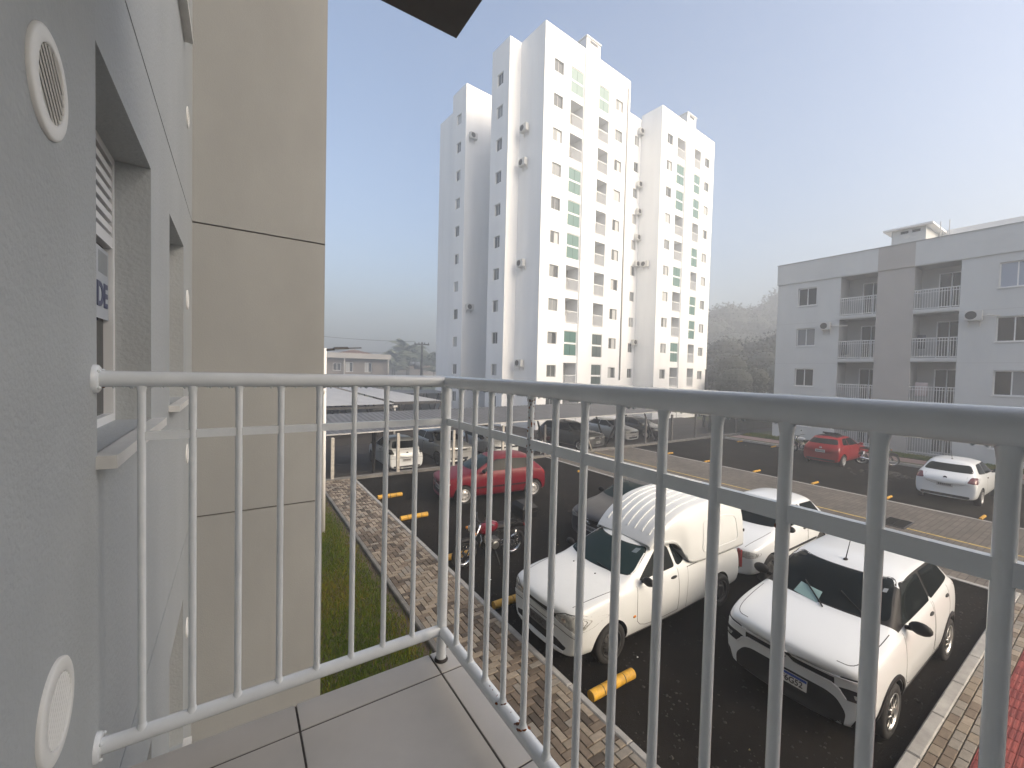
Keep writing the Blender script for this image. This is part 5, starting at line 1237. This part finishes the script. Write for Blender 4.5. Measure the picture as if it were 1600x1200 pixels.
sheet_roof('roof_sheet', c3_, 13.2, 19.5, 39, 44, lambda x, y: EYE-2.35+.02*(y-39), ROOFM)
for x in (13.8, 15.4, 17.0, 18.6):
    for s in (-1, 1):
        q = MB(); q.tube([(x, 40.5, YG), (x+s*.7, 40.5, EYE-2.4)], .06, DARKM, 6); q.build('slanting_post', c3_)
q = MB(); q.box((12.5, 46, -.6), (20.5, 46.3, 1.5), CONCD); q.build('back_wall', c3_)
# traffic cone in the yard
cone = empty('traffic_cone', (19.6, 24.5, YG), label='small red and white traffic cone standing in the yard behind the carport posts', cat='traffic cone')
CR = M('cone_red', (.55, .06, .03), .6); RY = Matrix.Rotation(math.pi/2, 4, 'X')
for a, c, ra, rc_, m in ((.04, .26, .15, .11, CR), (.26, .42, .11, .08, WHITE), (.42, .58, .08, .05, CR), (.58, .66, .05, .037, WHITE), (.66, .76, .037, .02, CR)):
    q = MB(True); q.lathe([(ra, a), (rc_, c)], m, 16, Matrix.Rotation(math.pi/2, 4, 'X')); q.build('cone_band', cone, False)
q = MB(); q.cbox((-.19, -.19, 0), (.19, .19, .04), CR, .01); q.build('base', cone, False)

# ---------------------------------------------------------------- lamp post at the end of the footpath, seen past the beige wall
lp = empty('street_lamp', (1.845, 11.2, 0.06), label='slim white lamp post with a flat black lamp head beside the beige wall', cat='street lamp')
q = MB(True); q.tube([(0, 0, 0), (0, 0, 4.60)], [.05, .04], WHITE, 12); q.build('pole', lp, False)
q = MB(True); q.tube([(0, 0, 4.56), (.22, -.02, 4.59)], .028, DARKM, 8); q.build('arm', lp, False)
q = MB(); T = Matrix.Translation((.2, 0, 4.58)) @ Matrix.Rotation(-.07, 4, 'Y'); q.cbox((0, -.09, 0), (.34, .09, .06), DARKM, .02, T); q.cbox((.34, -.08, .015), (.66, .08, .04), DARKM, .01, T); q.build('lamp_head', lp, False)
q = MB(True); q.ball((-.03, -.05, 3.55), .06, WHITE, .8, 1, 1.3, 12); q.build('junction_box', lp, False)
# plain dark post right of the tower
lp = empty('slim_post', (36.38, 22.5, YG), label='dark slim post standing against the right edge of the white tower', cat='post')
q = MB(True); q.tube([(0, 0, 0), (.12, 0, 5.28)], [.13, .10], DARKM, 10); q.build('pole', lp, False)
q = MB(); q.cbox((.0, -.12, 5.28), (.24, .12, 5.33), DARKM, .02); q.build('post_cap', lp, False)

# ---------------------------------------------------------------- far left: house, palms, utility pole
hs = empty('house', (19, 84, -0.6), label='two-storey brownish house with pale roof edge and two white shutters far left in the fog', cat='house')
HW = M('house_wall', (0.20, 0.175, 0.155), .85, var=.15, vscale=.6); HR = M('house_roof_edge', (0.42, 0.40, 0.37), .8)
hp = Plane((2.7, 81, 0), (1, 0, 0)); WN = [(14.2, 15.5, 3.4, 5.2), (17.6, 18.9, 3.4, 5.2), (8.8, 10.2, 3.4, 5.2), (12.0, 13.4, 3.6, 5.0)]
b = MB(); facade(b, hp, 0, 21.9, -.6, 5.9, [(a, c, d, e, .18, RGL[0]) for a, c, d, e in WN] + [(12.2, 13.6, .2, 2.3, .18, RGL[0]), (16.6, 18.4, .2, 2.3, .18, RGL[0])], HW); b.box((2.7, 81.2, -.6), (24.6, 94, 5.85), HW); b.build('wall', hs, fixn=False)
for k, (a, c, d, e) in enumerate(WN): window(hs, hp, a, c, d, e, .12, WHITE, (TGL[2], TGL[0]) if k < 3 else (RGL[0], RGL[1]), fw=.08)
b = MB(); b.box((2.2, 80.1, 5.91), (25.0, 94.6, 6.85), HR); b.build('roof_slab', hs)
b = MB(); b.box((2.3, 80.1, 2.4), (24.8, 81, 2.75), HR); b.build('balcony_slab', hs)
for u in (10.8, 16.5, 24.5):
    q = MB(); q.box((u-.11, 80.2, -.6), (u+.11, 80.42, 5.9), HR); q.build('column', hs)
b = MB(); b.add([(16.2, 83.7, 6.86), (23, 83.7, 6.86), (23, 93, 6.86), (16.2, 93, 6.86), (19.6, 86.4, 7.8), (19.6, 90.4, 7.8)], [(0, 1, 4), (1, 2, 5, 4), (2, 3, 5), (3, 0, 4, 5)], M('clay_tile', (.16, .09, .06), .9)); b.build('tiled_roof', hs)
sh = empty('shed', (9, 54, -.6), label='low shed with an orange-brown roof peeping over the pale carport at far left', cat='shed')
b = MB(); b.box((7, 54.5, -.6), (11.5, 58, 2.2), HW); b.build('wall', sh)
b = MB(); b.add([(6.7, 54.2, 2.21), (11.8, 54.2, 2.21), (11.8, 58.2, 2.21), (6.7, 58.2, 2.21), (6.7, 56.2, 2.9), (11.8, 56.2, 2.9)], [(0, 1, 5, 4), (2, 3, 4, 5), (1, 2, 5), (3, 0, 4)], M('clay_tile_orange', (.36, .15, .06), .9)); b.build('roof', sh)
hl = empty('warehouse', (42, 128, -.6), label='grey gabled shed half hidden in fog behind the palm clump', cat='building')
b = MB(); b.box((33, 126, -.6), (56, 142, 4.4), M('grey_shed', (.22, .20, .19), .9)); b.build('wall', hl)
b = MB(); b.add([(32.5, 125.5, 4.41), (56.5, 125.5, 4.41), (56.5, 142, 4.41), (32.5, 142, 4.41), (44.5, 125.5, 7.2), (44.5, 142, 7.2)], [(0, 1, 4), (1, 2, 5, 4), (2, 3, 5), (3, 0, 4, 5)], M('shed_roof', (.20, .15, .13), .9)); b.build('roof', hl)
pole = empty('utility_pole', (23.3, 60, -.6), label='grey utility pole with crossarm and transformer before the palms', cat='utility pole')
q = MB(True); q.tube([(0, 0, 0), (.05, 0, 8.85)], [.22, .15], CONCD, 10); q.build('pole', pole, False)
q = MB(); q.box((-1.15, -.1, 8.45), (1.15, .1, 8.62), CONCD); q.build('crossarm', pole, False)
for x in (-1.05, -.45, .45, 1.05):
    q = MB(True); q.tube([(x, 0, 8.6), (x, 0, 8.85)], .06, DARKM, 8); q.build('insulator', pole, False)
q = MB(True); q.tube([(-.75, -.2, 4.9), (-.75, -.2, 5.9)], .42, GUT, 12); q.tube([(-1.5, -.2, 5.2), (-1.5, -.2, 5.9)], .30, GUT, 12); q.build('transformer', pole, False)
def wire(p0, p1, sag, label):
    q = MB(True); q.tube([Vector(p0).lerp(Vector(p1), t)-Vector((0, 0, sag*4*t*(1-t))) for t in np.linspace(0, 1, 14)], .022, DARKM, 5)
    tag(q.build('power_line'), label, 'power line', 'power lines from the utility pole')
wire((22.2, 60, 8.3), (-2, 57, 8.9), .5, 'upper thin power line running left from the utility pole')
wire((23.1, 60, 6.6), (-2, 58, 7.2), .5, 'lower thin power line running left from the utility pole')
wire((23.7, 60, 6.2), (40, 66, 2.6), .4, 'thin power line dropping right from the utility pole behind the tower')

# ---------------------------------------------------------------- trees in the fog
LEAFD = [M('leaf_%d' % k, c, .8) for k, c in enumerate(((.026, .030, .021), (.031, .036, .024), (.023, .027, .019)))]
BARK = M('bark', (.07, .055, .045), .95)
def crown_mesh(n, R, hz, size, seed, lobes=9):
    r = np.random.default_rng(seed); cs = r.normal(0, .48, (lobes, 3))*np.array([R, R, hz]); ls = r.uniform(.38, .7, lobes)*R
    idx = r.integers(0, lobes, n); d = r.normal(0, 1, (n, 3)); d /= np.linalg.norm(d, axis=1)[:, None]; rad = ls[idx]*r.uniform(.45, 1.08, n)**.6
    c = cs[idx]+d*rad[:, None]*np.array([1, 1, .8]); a = r.normal(0, 1, (n, 3)); a /= np.linalg.norm(a, axis=1)[:, None]; b_ = np.cross(a, d+.3*r.normal(0, 1, (n, 3))); b_ /= np.linalg.norm(b_, axis=1)[:, None]+1e-6
    s = size*r.uniform(.5, 1.3, n)[:, None]; v = np.stack([c-a*s, c-b_*s*.6, c+a*s, c+b_*s*.6], 1).reshape(-1, 3)
    vv = [tuple(x) for x in v]; ff = [tuple(range(4*i, 4*i+4)) for i in range(n)]
    core = MB(); 
    for c_, l_ in zip(cs, ls): core.ball(tuple(c_), l_*.80, LEAFD[2], 1, 1, .8, 12)  # dark balls added inside each lobe to block bright gaps between leaves
    b0 = len(vv); vv += core.v; ff += [tuple(b0+i for i in f) for f in core.f]
    me = bpy.data.meshes.new('crown'); me.from_pydata(vv, [], ff)
    for m in LEAFD: me.materials.append(m)
    me.polygons.foreach_set('material_index', np.concatenate([np.digitize(ls[idx]/R+r.normal(0, .12, n), [.48, .6]), np.full(len(core.f), 2)]).astype(np.int32)); return me
CROWN = [crown_mesh(15000, 4.2, 3.4, .15, s, 12) for s in (1, 2, 3)]
def tree(x, y, h, sc, label, k, zb=-.6):
    root = empty('leafy_tree', (x, y, zb), random.uniform(0, 6), label=label, cat='tree', group='trees in the fog')
    q = MB(True); q.tube([(0, 0, 0), (.1, .05, h*.35), (-.05, .1, h*.7)], [.35*sc, .25*sc, .12*sc], BARK, 9)
    for a in range(5): t = a*1.3; q.tube([(.08, .05, h*.38+.25*a), (1.4*sc*math.cos(t), 1.4*sc*math.sin(t), h*.62+.3*a), (2.6*sc*math.cos(t), 2.6*sc*math.sin(t), h*.8+.3*a)], [.12*sc, .08*sc, .03*sc], BARK, 6)
    q.build('trunk', root, False)
    o = put('crown', CROWN[k % 3], root, False); o.location = (0, 0, h*.72); o.scale = (sc, sc, sc*.95)
for i, (x, y, h, sc, lb) in enumerate(((98.3, 49.3, 17.5, 2.2, 'tall dark tree in the fog just left of the grey block'), (96.5, 53.2, 15.0, 1.9, 'round tree in the fog midway between tower and grey block'), (93.5, 57.2, 11.5, 1.8, 'tree in the fog beside the right edge of the tower'),
        (72, 36, 9.5, 1.7, 'dark tree low in front of the taller ones in the fog'), (50, 26.5, 4.6, .85, 'low bushy tree behind the end of the wire fence'), (104, 47.0, 20, 2.3, 'largest pale tree in the fog rising behind the grey block'), (64, 31, 7.5, 1.35, 'broad dark tree behind the boundary wall, left of the grey block'), (80, 45, 10.5, 1.7, 'wide dark tree in fog between tower and grey block, lower than those behind'),
        (66, 38.5, 7.0, 1.25, 'small dark tree in fog close to the foot of the tower'))):
    k_ = 1.4 if y > 40 else 1.0; tree(x*k_, y*k_, (h-4.5)*k_+4.5, sc*k_, lb, i)
b = MB(); b.box((33, 19.5, -.6), (62, 20.0, 2.3), M('dark_wall', (.04, .042, .04), .9, var=.3, vscale=1.5))
tag(b.build('boundary_wall'), 'low dark boundary wall in fog between tower and grey block', 'wall')
# palms: arching fronds made of leaflets
def palm(x, y, h, R, n, label, seed, zb=-.6):
    rr = random.Random(seed); root = empty('palm_clump', (x, y, zb), label=label, cat='palm', group='palms in the fog at the left')
    q = MB(True)
    for k in range(4): q.tube([(rr.uniform(-.6, .6), rr.uniform(-.6, .6), 0), (rr.uniform(-.5, .5), rr.uniform(-.5, .5), h*.5), (rr.uniform(-.8, .8), rr.uniform(-.8, .8), h*.72)], [.16, .12, .07], BARK, 7)
    q.build('trunk', root, False)
    PF = M('palm_green', (.11, .13, .08), .7); PF2 = M('palm_yellowgreen', (.16, .18, .12), .7)
    for k in range(n):
        a = rr.uniform(0, 2*math.pi); L = R*rr.uniform(.7, 1.15); lift = rr.uniform(.35, 1.5); z0 = h*rr.uniform(.40, .72); q = MB(); pts = []
        for j in range(12): t = j/11; pts.append(Vector((math.cos(a)*L*t*(1-.12*lift), math.sin(a)*L*t*(1-.12*lift), z0+L*(lift*t-(.5+.42*lift)*t*t))))
        q.tube(pts, [.05*(1-j/13) for j in range(12)], PF, 4, False)
        for j in range(1, 12):
            tdir = (pts[j]-pts[j-1]).normalized(); sd_ = tdir.cross(Vector((0, 0, 1))).normalized()
            for f in (0, .33, .66):
                p = pts[j-1].lerp(pts[j], f); ll = L*.30*math.sin(min(1, (j+f)/11+.10)*math.pi)*.9+.12
                for s in (-1, 1):
                    tip = p+sd_*s*ll*.8+tdir*ll*.45-Vector((0, 0, ll*.45)); q.add([p, p+tdir*.45, tip], [(0, 1, 2)], PF if rr.random() < .6 else PF2)
        q.build('frond', root, False, fixn=False)
palm(36.0, 113, 11.2, 5.6, 75, 'left bushy palm clump beside the brownish house in the fog', 3)
palm(41.0, 116, 13.6, 6.8, 95, 'largest palm clump beside the utility pole in the fog', 4)
palm(48.0, 114, 10.4, 6.0, 75, 'right palm clump touching the tower edge in the fog', 5)
bu = empty('shrub', (27.6, 36.5, -.5), label='small shrub at the foot of the white tower between its left wings', cat='shrub')
put('foliage', crown_mesh(420, 1.1, .8, .16, 9, 5), bu, False).location = (0, 0, 2.6)
q = MB(); q.tube([(0, 0, 0), (0, 0, 2.2)], .08, BARK, 6); q.build('stem', bu, False)
# ---------------------------------------------------------------- morning fog: one closed box of even air
b = MB(); b.box((-260, -260, -1.8), (260, 260, 34), DARKM)
hz = b.build('haze'); hz.data.materials.clear()
hm = bpy.data.materials.new('fog'); hm.use_nodes = True; nt = hm.node_tree
nt.nodes.remove(nt.nodes['Principled BSDF']); pv = nt.nodes.new('ShaderNodeVolumePrincipled')
pv.inputs['Color'].default_value = (0.70, 0.74, 0.785, 1); pv.inputs['Density'].default_value = 0.0066; pv.inputs['Anisotropy'].default_value = 0.35
nt.links.new(pv.outputs[0], nt.nodes['Material Output'].inputs['Volume'])
hz.data.materials.append(hm); tag(hz, kind='stuff')
